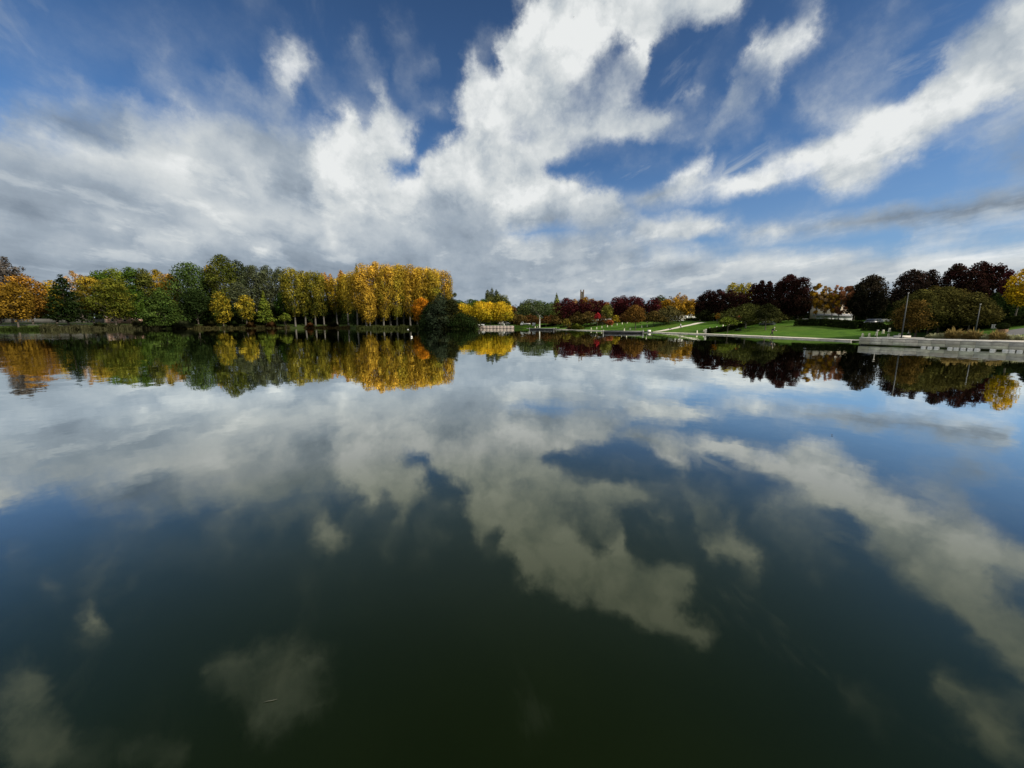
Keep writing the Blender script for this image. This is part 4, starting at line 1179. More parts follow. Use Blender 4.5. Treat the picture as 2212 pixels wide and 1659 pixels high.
def leaf_mass(name, box_pts, h, w, dist, pal, label, cat, z=None, dens=1.0, size=None, parent=None, clipped=True, kind=None, group=None):
    """a hedge or bank of shrubs along a line: leaf sprays over a rounded box section"""
    pts = [Vector((x, y, 0)) for x, y in box_pts]
    L = [(pts[i + 1] - pts[i]).length for i in range(len(pts) - 1)]
    tot = sum(L)
    s = size or float(np.clip(dist * .0026, .14, .6))
    N = int(np.clip(7 * dens * tot * (2 * h + w) / s ** 2, 200, 60000))
    u = rng.uniform(0, tot, N)
    acc = np.concatenate([[0], np.cumsum(L)])
    i = np.clip(np.searchsorted(acc, u) - 1, 0, len(L) - 1)
    P0 = np.array([[p.x, p.y] for p in pts])
    f = ((u - acc[i]) / np.array(L)[i])[:, None]
    xy = P0[i] * (1 - f) + P0[i + 1] * f
    t = (P0[i + 1] - P0[i]) / np.array(L)[i][:, None]
    nrm2 = np.stack([-t[:, 1], t[:, 0]], -1)
    th = rng.uniform(0, np.pi, N)
    bumpy = (1 + .18 * np.sin(u * .9) + .12 * np.sin(u * 2.3 + 1)) if not clipped else (1 + .04 * np.sin(u * 1.7))
    ex = 4 if clipped else 2
    cr = np.cos(th); sr = np.sin(th)
    r = (np.abs(cr) ** ex + np.abs(sr) ** ex) ** (-1 / ex) * rng.uniform(.72, 1.04, N)
    off = cr * r * w / 2 * bumpy; zz = sr * r * h * bumpy
    xy = xy + nrm2 * off[:, None]
    g = height(xy[:, 0], xy[:, 1]) if z is None else np.full(N, z)
    pos = np.stack([xy[:, 0], xy[:, 1], g + zz], -1)
    nv = np.concatenate([nrm2 * cr[:, None], sr[:, None]], 1) + rng.normal(0, .45, (N, 3))
    tone = np.clip(.5 + .25 * np.sin(u * .5 + 2)[:] * .6 + .2 * rng.normal(size=N), 0, 1)[:, None]
    col = (np.array(pal[0]) * (1 - tone) + np.array(pal[1]) * tone) * rng.uniform(.7, 1.3, (N, 1))
    v, fq, c = leaf_quads(pos, nv, s, col)
    o = np_mesh(name, v, fq, np.full(len(fq), 4), M['leaf'], parent, colors=c)
    if kind: tag(o, kind=kind)
    if label: tag(o, label, cat, group)
    return o


def gp(z, x, y, fallback=120):
    g = ground_hit(zx(z, x), zy(z, y))
    if g is None:
        q = spot(zx(z, x), zy(z, y), fallback); return (q.x, q.y)
    return (g.x, g.y)


def polar(px, d):
    q = spot(px, 699, d); return (q.x, q.y)


def grasses(name, pts, h, dist, pal, width, n, label=None, cat=None, kind=None, lean=.35, group=None):
    """upright blades along a strip"""
    P0 = np.array(pts, dtype=float)
    seg = np.linalg.norm(np.diff(P0, axis=0), axis=1); acc = np.concatenate([[0], np.cumsum(seg)])
    u = rng.uniform(0, acc[-1], n); i = np.clip(np.searchsorted(acc, u) - 1, 0, len(seg) - 1)
    f = ((u - acc[i]) / seg[i])[:, None]
    xy = P0[i] * (1 - f) + P0[i + 1] * f
    t = (P0[i + 1] - P0[i]) / seg[i][:, None]
    xy = xy + np.stack([-t[:, 1], t[:, 0]], -1) * (rng.normal(0, .38, (n, 1)) * width)
    g = np.maximum(height(xy[:, 0], xy[:, 1]), -.06)
    clump = np.clip(.62 + .30 * np.sin(u * .7 + 1) * np.sin(u * .23) + .22 * np.sin(u * 2.1) * np.sin(u * .11 + 2) + rng.uniform(-.3, .35, n), .12, 1.4)
    H = h * clump
    ln = rng.normal(0, lean, (n, 2)) * H[:, None]
    a = rng.uniform(0, np.pi, n); bw = np.clip(dist * .0011, .03, .3)
    wv = np.stack([np.cos(a), np.sin(a), np.zeros(n)], -1) * bw
    b = np.concatenate([xy, g[:, None] - .05], 1)
    mid = b + np.concatenate([ln * .35, (H * .6)[:, None]], 1)
    top = b + np.concatenate([ln, H[:, None]], 1)
    v = np.stack([b - wv * .5, b + wv * .5, mid + wv * .6, top, mid - wv * .6], 1).reshape(-1, 3)
    fq = np.arange(5 * n).reshape(n, 5)
    tone = np.clip(rng.normal(.5, .25, n), 0, 1)[:, None]
    col = np.array(pal[0]) * (1 - tone) + np.array(pal[1]) * tone
    o = np_mesh(name, v, fq, np.full(n, 5), M['grassblade'], None, colors=np.repeat(col, 5, axis=0))
    return tag(o, label, cat, group, kind)


def mound(z, x, y, wpx, hpx, d, pal, name, label, cat='grass clump', group=None, row=None, n=1500):
    """a rounded tuft of ornamental grass or a shrub: arching blades from one crown"""
    X = zx(z, x)
    g_ = ground_hit(X, zy(z, y + hpx * .4)) if d is None else None
    if d is None: d = math.hypot(g_.x, g_.y) if g_ is not None else 120
    q = spot(X, zy(z, y), d); gz = max(hz(q.x, q.y), .3)
    th = math.atan2(q.x, q.y)
    W = wpx * zs(z) * d * math.cos(th) ** 1.9 / FPX * 1.55; H = hpx * zs(z) * d * math.cos(th) / FPX * 1.5
    a = rng.uniform(0, 2 * np.pi, n); el_ = np.arccos(rng.uniform(.05, 1, n)); r = rng.uniform(.55, 1.12, n) * (1 + .16 * np.sin(a * 3 + X) + .10 * np.sin(a * 5 + 2 * X))
    tip = np.stack([np.cos(a) * np.sin(el_) * W / 2 * r, np.sin(a) * np.sin(el_) * W / 2 * r, np.cos(el_) * H * r], -1)
    b = tip * np.array([.35, .35, .45]) ; b[:, 2] *= .8
    wv = np.stack([-np.sin(a), np.cos(a), np.zeros(n)], -1) * d * .0013
    mid = (b + tip) / 2 + np.array([0, 0, H * .10])
    v = np.stack([b - wv * .5, b + wv * .5, mid + wv * .5, tip, mid - wv * .5], 1).reshape(-1, 3)
    tone = np.clip(rng.normal(.5, .22, n) + .3 * (tip[:, 2] / H - .5), 0, 1)[:, None]
    col = np.array(pal[0]) * (1 - tone) + np.array(pal[1]) * tone
    o = np_mesh(name, v, np.arange(5 * n).reshape(n, 5), np.full(n, 5), M['grassblade'], None, colors=np.repeat(col, 5, axis=0))
    o.location = (q.x, q.y, gz)
    tag(o, label, cat, group)
    if row: ROWS.setdefault(row, []).append((X, o, label))
    return o


# reeds and bank growth along the west shore
REED = ((.030, .032, .014), (.100, .098, .048)); REEDG = ((.030, .042, .012), (.085, .095, .030))
grasses('reeds', [(-196, 162), (-189, 168), (-185.5, 184.5), (-170, 189)], 1.9, 255, REED, 4.0, 3600, kind='stuff')
grasses('bank_grass', [(-213, 137), (-203, 155), (-192, 165)], .9, 255, ((.012, .020, .005), (.035, .050, .012)), 3.0, 1800, kind='stuff')
grasses('bank_grass', [(-166, 190.5), (-150, 202), (-138, 212.5), (-124, 217.5)], 1.2, 252, ((.026, .026, .010), (.090, .080, .030)), 3.0, 3000, kind='stuff')
grasses('bank_grass', [(-117, 220), (-93, 223.5)], 1.0, 245, ((.034, .030, .012), (.115, .080, .030)), 2.4, 1500, kind='stuff')
grasses('reeds', [(-76, 191.5), (-62, 189.6), (-46, 188)], 1.5, 200, REEDG, 2.2, 3600, kind='stuff')
wsh = ('shrubs along the water of the west shore', 'the bank path', False)
for i, (px, d, wd, hh, pal, nm) in enumerate(((215, 258, 60, 22, DKOL, 1), (300, 262, 70, 26, REED, 1), (395, 252, 120, 26, GREYOL, 1), (455, 254, 70, 20, DKOL, 1), (505, 254, 60, 22, DARK, 1), (540, 253, 50, 20, ((.05, .03, .012), (.15, .09, .03)), 1), (585, 252, 50, 20, ((.05, .03, .012), (.16, .08, .03)), 1),
                                              (670, 248, 40, 16, ((.07, .03, .012), (.20, .09, .03)), 1), (720, 246, 55, 20, DKOL, 1))):
    mound('P', px, 704, wd / 3.2, hh / 2.6, d, pal, 'bank_shrub', 'dull rounded shrub at the water edge', cat='shrub', row=wsh, n=900)
# woods that close the view far behind the banks
def far_wood(name, p0, p1, d, h, pal, n):
    pts = [polar(p0 + (p1 - p0) * k / 14, d * (1 + .05 * math.sin(k * 1.7))) for k in range(15)]
    leaf_mass(name, pts, h, 16, d, pal, None, None, clipped=False, kind='stuff', dens=n, size=1.4)
far_wood('far_woods', -700, 480, 390, 15, ((.006, .011, .004), (.018, .028, .009)), .9)
far_wood('far_woods', 420, 1100, 350, 13, ((.006, .011, .004), (.016, .026, .009)), 1.0)
far_wood('far_woods', 1080, 1700, 300, 12, ((.007, .011, .004), (.024, .030, .010)), .9)
far_wood('far_woods', 1650, 2700, 250, 9, ((.006, .009, .004), (.016, .018, .008)), .8)
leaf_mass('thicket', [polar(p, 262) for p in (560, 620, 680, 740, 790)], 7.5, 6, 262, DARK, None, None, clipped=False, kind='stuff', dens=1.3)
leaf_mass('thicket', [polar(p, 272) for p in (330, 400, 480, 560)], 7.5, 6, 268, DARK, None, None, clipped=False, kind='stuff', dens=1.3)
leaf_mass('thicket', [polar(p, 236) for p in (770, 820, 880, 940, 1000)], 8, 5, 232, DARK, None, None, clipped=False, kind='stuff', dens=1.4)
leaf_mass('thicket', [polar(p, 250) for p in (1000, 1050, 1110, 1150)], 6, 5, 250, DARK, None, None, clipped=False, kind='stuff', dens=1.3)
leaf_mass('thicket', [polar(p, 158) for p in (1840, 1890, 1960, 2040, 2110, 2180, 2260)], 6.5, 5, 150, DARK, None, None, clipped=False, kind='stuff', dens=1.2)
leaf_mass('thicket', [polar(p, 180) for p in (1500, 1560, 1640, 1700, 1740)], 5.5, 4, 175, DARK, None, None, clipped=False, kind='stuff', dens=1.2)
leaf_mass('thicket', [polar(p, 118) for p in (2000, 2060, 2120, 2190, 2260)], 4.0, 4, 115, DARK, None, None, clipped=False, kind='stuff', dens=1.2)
# hedges of the east lawn
HEDGE = ((.007, .012, .004), (.028, .036, .010))
leaf_mass('clipped_hedge', [gp('E', 1285, 893), gp('E', 1500, 865), gp('E', 1750, 805), gp('E', 1900, 772)], 1.25, 1.6, 105, HEDGE, 'long dark hedge climbing the lawn from the grey pillar', 'hedge')
leaf_mass('clipped_hedge', [polar(1720, 128), polar(1780, 122), polar(1860, 112)], 1.6, 1.5, 120, HEDGE, 'low dark hedge running behind the two benches of the hilltop', 'hedge')
leaf_mass('clipped_hedge', [polar(1870, 108), polar(1930, 104), polar(1990, 100)], 1.4, 1.6, 105, HEDGE, 'dark hedge behind the russet-olive trees', 'hedge', clipped=False)
leaf_mass('clipped_hedge', [polar(2010, 102), polar(2090, 99), polar(2160, 97), polar(2260, 95)], 1.5, 1.8, 95, HEDGE, 'dark hedge behind the right-hand lawn and its white bench', 'hedge')
leaf_mass('clipped_hedge', [gp('D', 1095, 722), gp('D', 1200, 712), gp('D', 1350, 690)], 1.0, 1.4, 178, HEDGE, 'dark hedge on the far lawn nearest the landing', 'hedge')
leaf_mass('clipped_hedge', [gp('D', 1345, 733), gp('D', 1450, 722), gp('D', 1600, 700)], 1.0, 1.4, 160, HEDGE, 'dark hedge in the middle of the far lawn', 'hedge')
leaf_mass('clipped_hedge', [gp('D', 1640, 728), gp('D', 1760, 712), gp('D', 1900, 690)], 1.0, 1.4, 150, HEDGE, 'dark hedge above the row of far lawn markers', 'hedge')
leaf_mass('clipped_hedge', [polar(1290, 205), polar(1350, 195), polar(1420, 188)], 1.4, 1.5, 200, HEDGE, 'dark boundary hedge under the maroon trees', 'hedge')
leaf_mass('clipped_hedge', [polar(1480, 182), polar(1560, 168), polar(1640, 152)], 1.3, 1.5, 170, HEDGE, 'dark boundary hedge under the nearly black trees', 'hedge')
mound('D', 1560, 738, 120, 45, None, LIME, 'shrub', 'light green rounded shrub at the edge of the far path', 'shrub', n=900)
mound('D', 1480, 745, 90, 26, None, BROL, 'shrub', 'brownish low shrub beside the light green one', 'shrub', n=700)
mound('F', 160, 985, 150, 40, None, ((.16, .18, .18), (.34, .38, .37)), 'shrub', 'low silvery shrub under the wide flat-topped tree', 'shrub', n=900)
mound('E', 1660, 855, 70, 20, None, ((.08, .10, .07), (.20, .24, .18)), 'shrub', 'tiny grey-green cushion plant on the lawn', 'shrub', n=300)
# ornamental grasses behind the quay wall
PALE = ((.22, .23, .11), (.55, .55, .33)); GOLDG = ((.15, .115, .040), (.38, .28, .10))
gm = ('ornamental grass mounds behind the quay wall', 'the tall lamp mast', False)
for x, y, w_, h_, p_ in ((945, 1165, 150, 55, PALE), (1075, 1160, 130, 60, PALE), (1215, 1160, 240, 105, GOLDG), (1345, 1175, 120, 55, PALE), (1500, 1165, 230, 100, GOLDG), (1650, 1180, 190, 70, PALE), (1830, 1180, 250, 100, GOLDG), (2025, 1195, 180, 72, PALE), (2190, 1195, 190, 70, PALE)):
    mound('G', x, y, w_, h_, 74, p_, 'grass_mound', 'pale feathery grass mound' if p_ is PALE else 'golden brown grass mound', row=gm, n=1300)
ds = ('dark shrubs between the grass mounds and the lawn', 'the tall lamp mast', False)
for x, y, w_, h_ in ((1000, 1120, 150, 75), (1110, 1100, 160, 60), (1260, 1085, 200, 70), (1420, 1075, 150, 75), (1570, 1040, 180, 55), (1700, 1000, 200, 60)):
    mound('G', x, y, w_, h_, 79, ((.012, .014, .006), (.060, .050, .020)), 'dark_shrub', 'dark rounded shrub behind the grasses', 'shrub', row=ds, n=1000)
finish_rows()

# ------------------------------------------------------------------ paths, wall, landing, jetties


def strip(name, pts, w0, w1, lift, mat, n=40, use_ground=True, zfix=None, thick=None):
    P0 = np.array(pts, float)
    seg = np.linalg.norm(np.diff(P0, axis=0), axis=1); acc = np.concatenate([[0], np.cumsum(seg)])
    us = np.linspace(0, acc[-1], n)
    c = np.stack([np.interp(us, acc, P0[:, 0]), np.interp(us, acc, P0[:, 1])], -1)
    t = np.gradient(c, axis=0); t /= np.linalg.norm(t, axis=1, keepdims=True)
    nr = np.stack([-t[:, 1], t[:, 0]], -1)
    a, b = c + nr * w0, c + nr * w1
    m = MB()
    def Z(p): return zfix if zfix is not None else hz(p[0], p[1]) + lift
    vs = []; k = 5
    for i in range(n):
        for j in range(k):
            q = a[i] * (1 - j / (k - 1)) + b[i] * j / (k - 1)
            vs.append((q[0], q[1], Z(q)))
        if thick:
            vs[-k] = (a[i][0], a[i][1], vs[-k][2])
    fs = [(i * k + j, i * k + j + 1, (i + 1) * k + j + 1, (i + 1) * k + j) for i in range(n - 1) for j in range(k - 1)]
    m.add(vs, fs)
    return tag(m.build(name, mat), kind='structure')


SHORE = [(7, 203), (11, 199), (19.8, 166.6), (31.6, 134.1), (40.6, 117.4), (48.2, 97.1), (52.1, 74.8), (54.2, 65), (53.8, 61.5)]
strip('shore_path', SHORE, -.10, 3.0, 0, M['path'], 90, zfix=.225)
# the stone kerb that carries the path edge
m = MB()
for i in range(len(SHORE) - 1):
    a, b = Vector((*SHORE[i], 0)), Vector((*SHORE[i + 1], 0)); d = (b - a); L = d.length; t = d / L; nr = Vector((-t.y, t.x, 0))
    k = max(1, int(L / 2.5))
    for j in range(k):
        p = a + d * ((j + .5) / k) + nr * .10
        m.box(p.x, p.y, -.07, L / k - .02, .24, .56, math.atan2(t.y, t.x), .02, col=(random.uniform(.8, 1.1),) * 3)
tag(m.build('shore_kerb', M['kerb']), kind='structure')
strip('bank_path', [polar(-60, 262), polar(40, 262), polar(135, 259), polar(200, 268)], -.6, .6, .05, M['asphalt'], 30)
dp = [gp('E', 640, 872), gp('E', 800, 846), gp('E', 950, 814), gp('E', 1100, 785), gp('E', 1240, 758)]
strip('lawn_path', dp, -1.1, 1.1, .06, M['path'], 50)
strip('east_path', [gp('G', 1960, 1165), gp('G', 2080, 1115), gp('G', 2212, 1062), polar(2300, 88)], -1.3, 1.3, .06, M['asphalt'], 30)

# quay wall
A_, B_ = Vector((47.3, 52.8, 0)), Vector((53.3, 40.1, 0))
WT = (B_ - A_).normalized(); WN = Vector((-WT.y, WT.x, 0))      # WN points to the land
if WN.x < 0: WN = -WN
rz = math.atan2(WT.y, WT.x)
q = empty('quay_wall', (A_.x, A_.y, 0)); tag(q, 'long pale grey concrete quay wall standing in the lake', 'quay wall')


def qp(u, n_, z): p = WT * u + WN * n_; return (p.x, p.y, z)


m = MB(); pl = 2.35
for i in range(16):
    for r_, (z0, z1) in enumerate(((.13, .50), (.512, .90))):
        for h_ in range(2):
            t_ = random.uniform(.78, 1.12); wet = (.80, .84, .76) if r_ == 0 else (1, 1, 1); tint = (t_ * random.uniform(.97, 1.03) * wet[0], t_ * wet[1], t_ * random.uniform(.93, 1.02) * wet[2])
            L = pl / 2 - .012
            c_ = qp(i * pl + pl / 4 + h_ * pl / 2, .20 + random.uniform(-.006, .006), (z0 + z1) / 2)
            m.box(*c_, L, .36, z1 - z0, rz, .008, col=tint)
m.build('wall_blocks', M['concrete'], q)
m = MB(); c_ = qp(18.8, .60, .30); m.box(*c_, 37.4, .56, 1.15, rz); m.build('shadow_recess', M['darkgrey'], q)  # dark core set back so its colour paints the shadow gap under the blocks
m = MB()
for i in range(16):
    t_ = random.uniform(.88, 1.06)
    c_ = qp(i * pl + pl / 2, .50, .955); m.box(*c_, pl - .015, 1.06, .11, rz, .012, col=(t_, t_, t_))
m.build('coping', M['coping'], q)
m = MB(); c_ = qp(.16, 4.6, .38); m.box(*c_, .32, 8.2, 1.05, rz, .01); m.build('end_wall', M['concrete'], q)
m = MB(); a_ = A_ + WN * 1.03; vs = [a_ + WT * .02, a_ + WT * 37, a_ + WT * 37 + WN * 5, a_ + WT * .02 + WN * 7.5]
m.prism([(v.x, v.y) for v in vs], .90, .985); tag(m.build('quay_paving', M['path']), kind='structure')
sl = ('pale stone slabs at the foot of the quay wall', 'the wall corner', False)
for x in (868, 955, 1045, 1225, 1310, 1400, 1495, 1590, 1800, 1970, 2060, 2165):
    px = (3380 + x * .2948) / 1.823
    # where that bearing meets the wall foot
    r_ = ray(px, 755); th = Vector((r_.x, r_.y, 0))
    den = th.x * WN.x + th.y * WN.y; tt_ = (A_.x * WN.x + A_.y * WN.y - .35) / den
    p_ = th * tt_
    m = MB(); dk = .25 if x in (1225,) else 1.0
    m.box(0, 0, .03, .40, .34, .20, rz + random.uniform(-.05, .05), .03, col=(dk, dk, dk)); m.box(.01, .03, .155, .35, .26, .05, rz, .02, col=(dk, dk, dk))
    o = m.build('stone_slab', M['stone_slab']); o.location = (p_.x, p_.y, 0)
    ROWS2 = o; tag(o, 'pale stone slab lying in the water along the quay wall', 'stone slab', sl[0])
    ROWS.setdefault(('slab', 1, 1), []) if False else None
    SL = globals().setdefault('SLABS', []); SL.append((px, o))
for i, (_, o) in enumerate(sorted(SLABS, key=lambda e: e[0])):
    o['label'] = f"pale stone slab in the water, {ORD[i]} counting from the wall corner"

# stone landing at the head of the lake
ld = empty('stone_landing', (0, 197.5, 0)); tag(ld, 'pinkish stone landing wall under the yellow plane trees', 'landing')
m = MB()
for i in range(10):
    for r_ in range(2):
        t_ = random.uniform(.85, 1.12)
        m.box(-8.2 + (i - 4.5) * 1.74, .35, .36 + r_ * .64, 1.72, .7, .63, 0, .03, col=(t_, t_ * .98, t_ * .96))
m.build('wall_blocks', M['pink_stone'], ld)
m = MB()
for i in range(10): m.box(-8.2 + (i - 4.5) * 1.74, .42, 1.385, 1.73, .9, .13, 0, .02)
m.build('coping', M['coping'], ld)
m = MB(); m.box(.75, 3.1, .65, .5, 6.0, 1.36, 0, .02); m.box(-17.1, 2.4, .65, .5, 4.4, 1.36, 0, .02); m.build('side_wall', M['pink_stone'], ld)
tag(MB().prism([(-16.6, 198.3), (.45, 198.3), (.45, 226), (-16.6, 226)], 1.30, 1.45).build('landing_paving', M['asphalt']), kind='structure')


def jetty(p0, p1, w, label):
    a, b = Vector((*p0, 0)), Vector((*p1, 0)); d = b - a; L = d.length; r_ = math.atan2(d.y, d.x)
    j = empty('jetty', ((a.x + b.x) / 2, (a.y + b.y) / 2, 0), r_); tag(j, label, 'jetty', 'grey jetties by the shore path')
    m = MB(); n = int(L / .22)
    for i in range(n):
        t_ = random.uniform(.75, 1.2); m.box(-L / 2 + (i + .5) * L / n, 0, .60, L / n - .012, w, .05, 0, 0, col=(t_, t_, t_))
    m.build('deck', M['deckgrey'], j)
    m = MB(); 
    for s_ in (-1, 1): m.box(0, s_ * (w / 2 + .04), .41, L, .08, .33, 0, .01)
    for s_ in (-1, 1): m.box(s_ * (L / 2 + .04), 0, .41, .08, w + .16, .33, 0, .01)
    m.build('fascia', M['fascia'], j)
    m = MB()
    for s_ in (-1, 1): m.tube([(-L / 2, s_ * (w / 2 + .10), .62), (L / 2, s_ * (w / 2 + .10), .62)], .055, 6)
    m.build('edge_rail', M['lightmetal'], j)
    m = MB()
    for i in range(3): m.box((i - 1) * L / 3, 0, .09, L / 3 - .05, w - .2, .32, 0, .05)
    m.build('float', M['black'], j)
    for s_ in (-1, 1):
        m = MB(); m.tube([(s_ * (L / 2 - .15), -w / 2 - .22, -.4), (s_ * (L / 2 - .15), -w / 2 - .22, 1.0)], [.10, .10], 8); m.ball((s_ * (L / 2 - .15), -w / 2 - .22, 1.0), .11, .11, .08, 8, 4)
        m.build('mooring_post', M['lightmetal'], j)
    m = MB(); m.side([(L / 2 + .08, .30), (L / 2 + 2.4, .36), (L / 2 + 2.4, .47), (L / 2 + .08, .62)], 1.2); m.build('gangway', M['black'], j)
    return j


jetty((7.7, 166.6), (18.0, 163.5), 2.4, 'far grey jetty with rounded ends below the white-trunked tree')
jetty((26.7, 113.2), (37.0, 109.0), 2.4, 'nearer dark grey jetty with a black gangway to the path')

# ------------------------------------------------------------------ markers on the lawn


def marker(loc, h, w):
    t = empty('lawn_marker', loc, random.uniform(-.4, .4))
    m = MB(); m.box(0, 0, h * .52, w, w * .7, h * .96, 0, w * .12, taper=.82); m.build('post', M['marker'], t)
    m = MB(); m.box(0, 0, .03, w * 1.3, w, .10, 0, .02); m.build('base', M['kerb'], t)
    m = MB(); m.box(0, 0, h * 1.02, w * .62, w * .46, h * .07, 0, .02); m.build('cap', M['coping'], t)
    return t


MK = [('far', 'D', [(1035, 732), (1063, 729)], 'pale short marker post behind the far jetty', 'the white truck'),
      ('low', 'D', [(1295, 748), (1548, 752)], 'slim pale marker post at the edge of the far path', 'the far jetty'),
      ('climb', 'D', [(1732, 752), (1800, 746), (1863, 733), (1933, 720), (1988, 711), (2053, 698), (2117, 686), (2178, 674)], 'pale marker post climbing the far lawn', 'the shore path'),
      ('shore', 'D', [(2143, 766), (2217, 757)], 'pale marker post near the path', 'the far jetty'),
      ('mid', 'E', [(465, 822), (533, 810), (530, 758)], 'pale marker post in shade beyond the maple', 'the rust-brown maple'),
      ('hedge', 'E', [(1152, 892), (1237, 878), (1313, 848), (1397, 838), (1475, 817), (1550, 808), (1625, 793), (1699, 775), (1768, 757), (1835, 750)], 'pale marker by the climbing hedge', 'the grey pillar'),
      ('quay', 'F', [(1485, 1172), (1578, 1168), (1680, 1146), (1772, 1120), (1860, 1098), (1947, 1076), (2030, 1055)], 'pale grey marker post rising from the quay', 'the wall corner'),
      ('quayedge', 'F', [(1848, 1172), (2000, 1172)], 'small pale block just behind the quay coping', 'the wall corner'),
      ('shade', 'G', [(600, 1120), (710, 1075), (1013, 1005), (1085, 995), (1140, 1005), (1225, 1010)], 'pale marker post under russet-olive trees', 'the tall lamp mast')]
for key, z, lst, lab, mark in MK:
    pos_ = sorted(lst)
    for i, (x, y) in enumerate(pos_):
        g = ground_hit(zx(z, x), zy(z, y))
        if g is None: q_ = spot(zx(z, x), zy(z, y), 160); g = Vector((q_.x, q_.y, hz(q_.x, q_.y)))
        d_ = math.hypot(g.x, g.y)
        big = .62 if d_ > 95 else .56
        o = marker((g.x, g.y, g.z), big + d_ * .0006, .30 + d_ * .0004)
        tag(o, f"{lab}, {ORD[i]} from {mark}" if len(lst) > 1 else lab, 'marker post', 'pale marker posts on the lawns')
g = ground_hit(zx('E', 1259), zy('E', 898)); m = MB()
m.box(0, 0, .62, .42, .34, 1.24, .2, .03, taper=.94); pil = m.build('grey_pillar', M['coping']); pil.location = g; tag(pil, 'upright grey stone pillar at the foot of the climbing hedge', 'pillar')
g = ground_hit(zx('E', 556), zy('E', 893)); m = MB(); bx_ = empty('white_box', g or (40, 118, .4)); tag(bx_, 'small white box at the root of the nearer jetty', 'box')
m.box(0, 0, .33, .85, .5, .60, .1, .03); m.build('body', M['white'], bx_); m = MB(); m.box(0, 0, .66, .92, .56, .06, .1, .02); m.build('lid', M['white'], bx_)

# ------------------------------------------------------------------ lamps and benches


def mast(loc, h, label, arm=False):
    t = empty('lamp_mast', loc); tag(t, label, 'lamp')
    m = MB(); m.tube([(0, 0, 0), (0, 0, h * .5), (0, 0, h)], [.07, .06, .04], 10); m.build('pole', M['polemetal'], t)
    m = MB(); m.tube([(0, 0, 0), (0, 0, .12)], [.16, .13], 10); m.build('base', M['polemetal'], t)
    m = MB(); m.tube([(0, 0, h), (0, 0, h + .22)], [.06, .06], 8); m.box(0, 0, h + .25, .16, .16, .05, 0, .02); m.build('lamp_head', M['lightmetal'], t)
    return t


qa = spot(1947.5, 727, 71.5); qb = spot(1959.5, 633, 71.5)
mast((qa.x, qa.y, 1.0), qb.z - 1.2, 'tall slim grey lamp mast standing on the quay')
qb = spot(2118, 657, 84); gq = hz(qb.x, qb.y); mast((qb.x, qb.y, gq), qb.z - gq - .2, 'slim grey lamp mast on the slope behind the grass mounds')
qb = spot(1543.5, 658, 168); gq = hz(qb.x, qb.y); mast((qb.x, qb.y, gq), qb.z - gq, 'thin pale mast among the nearly black trees')
qa = spot(1894, 729, 70.3); t = empty('sign_post', (qa.x, qa.y, .98), .5); tag(t, 'small T-shaped pale post at the quay edge', 'post')
m = MB(); m.tube([(0, 0, 0), (0, 0, 1.0)], .035, 8); m.build('post', M['coping'], t); m = MB(); m.box(0, 0, 1.03, .56, .12, .07, 0, .02); m.build('crossbar', M['coping'], t)
qa = spot(zx('G', 485), zy('G', 1165), 74); m = MB(); m.prism([(-1.1, -.5), (1.1, -.5), (.8, .5), (-.8, .5)], 0, .10); m.prism([(-.95, -.38), (.95, -.38), (.65, .38), (-.65, .38)], .10, .40)
o = m.build('stone_plinth', M['coping']); o.location = (qa.x, qa.y, hz(qa.x, qa.y)); tag(o, 'low pale stone plinth at the foot of the tall lamp mast', 'plinth')


def bench(px, py, d, wpx, label, rz_=None):
    q_ = spot(px, py, d); th = math.atan2(q_.x, q_.y); L = max(1.6, wpx * d * math.cos(th) / FPX)
    t = empty('park_bench', (q_.x, q_.y, hz(q_.x, q_.y)), -th if rz_ is None else rz_); tag(t, label, 'bench', 'benches on the hilltop')
    m = MB()
    for i in range(4): m.box(0, -.22 + i * .13, .45, L, .11, .04, 0, .01)
    m.build('seat', M['bench'], t)
    m = MB()
    for i in range(4): m.box(0, .30 + i * .03, .56 + i * .13, L, .035, .10, 0, .01)
    m.build('backrest', M['bench'], t)
    for s_ in (-1, 1):
        m = MB(); m.box(s_ * (L / 2 - .2), 0, .22, .07, .5, .44, 0, .01); m.tube([(s_ * (L / 2 - .2), .24, .4), (s_ * (L / 2 - .2), .40, 1.0)], .03, 6); m.build('leg', M['darkgrey'], t)


bench(zx('F', 665), 692.5, 136, 18, 'pale slatted bench left of the beige house on the hilltop')
bench(zx('F', 1800), 692, 122, 24, 'wide pale slatted bench beside the dark parked car')
bench(zx('G', 1897), 691, 90, 15, 'white slatted bench in front of the hedge on the right lawn')
g = ground_hit(zx('G', 1898), zy('G', 1115)); t = empty('planter_box', g, .3); tag(t, 'brown wooden planter box holding a round dark shrub', 'planter')
m = MB()
for s_ in range(4):
    a_ = s_ * math.pi / 2
    for k in range(3): m.box(math.cos(a_) * .42, math.sin(a_) * .42, .12 + k * .17, .05, .84, .15, a_, .01)
m.build('box', M['wood'], t)
n = 900; dd = rng.normal(size=(n, 3)); dd /= np.linalg.norm(dd, axis=1, keepdims=True)
v, f, c = leaf_quads(dd * np.array([.72, .72, .55]) * rng.uniform(.75, 1, (n, 1)) + np.array([0, 0, .92]), dd, .17, np.array(HEDGE[0]) + rng.random((n, 1)) * (np.array(HEDGE[1]) - np.array(HEDGE[0])))
np_mesh('shrub', v, f, np.full(n, 4), M['leaf'], t, colors=c)

# ------------------------------------------------------------------ vehicles, sheds and houses


def wheels(t, xs, w, r):
    for x in xs:
        for s_ in (-1, 1):
            m = MB(); m.tube([(x, s_ * w, r), (x, s_ * (w - .22), r)], r, 14); wo = m.build('wheel', M['black'], t)
            m = MB(); m.tube([(x, s_ * (w + .012), r), (x, s_ * (w - .05), r)], r * .55, 12); m.build('rim', M['lightmetal'], wo)


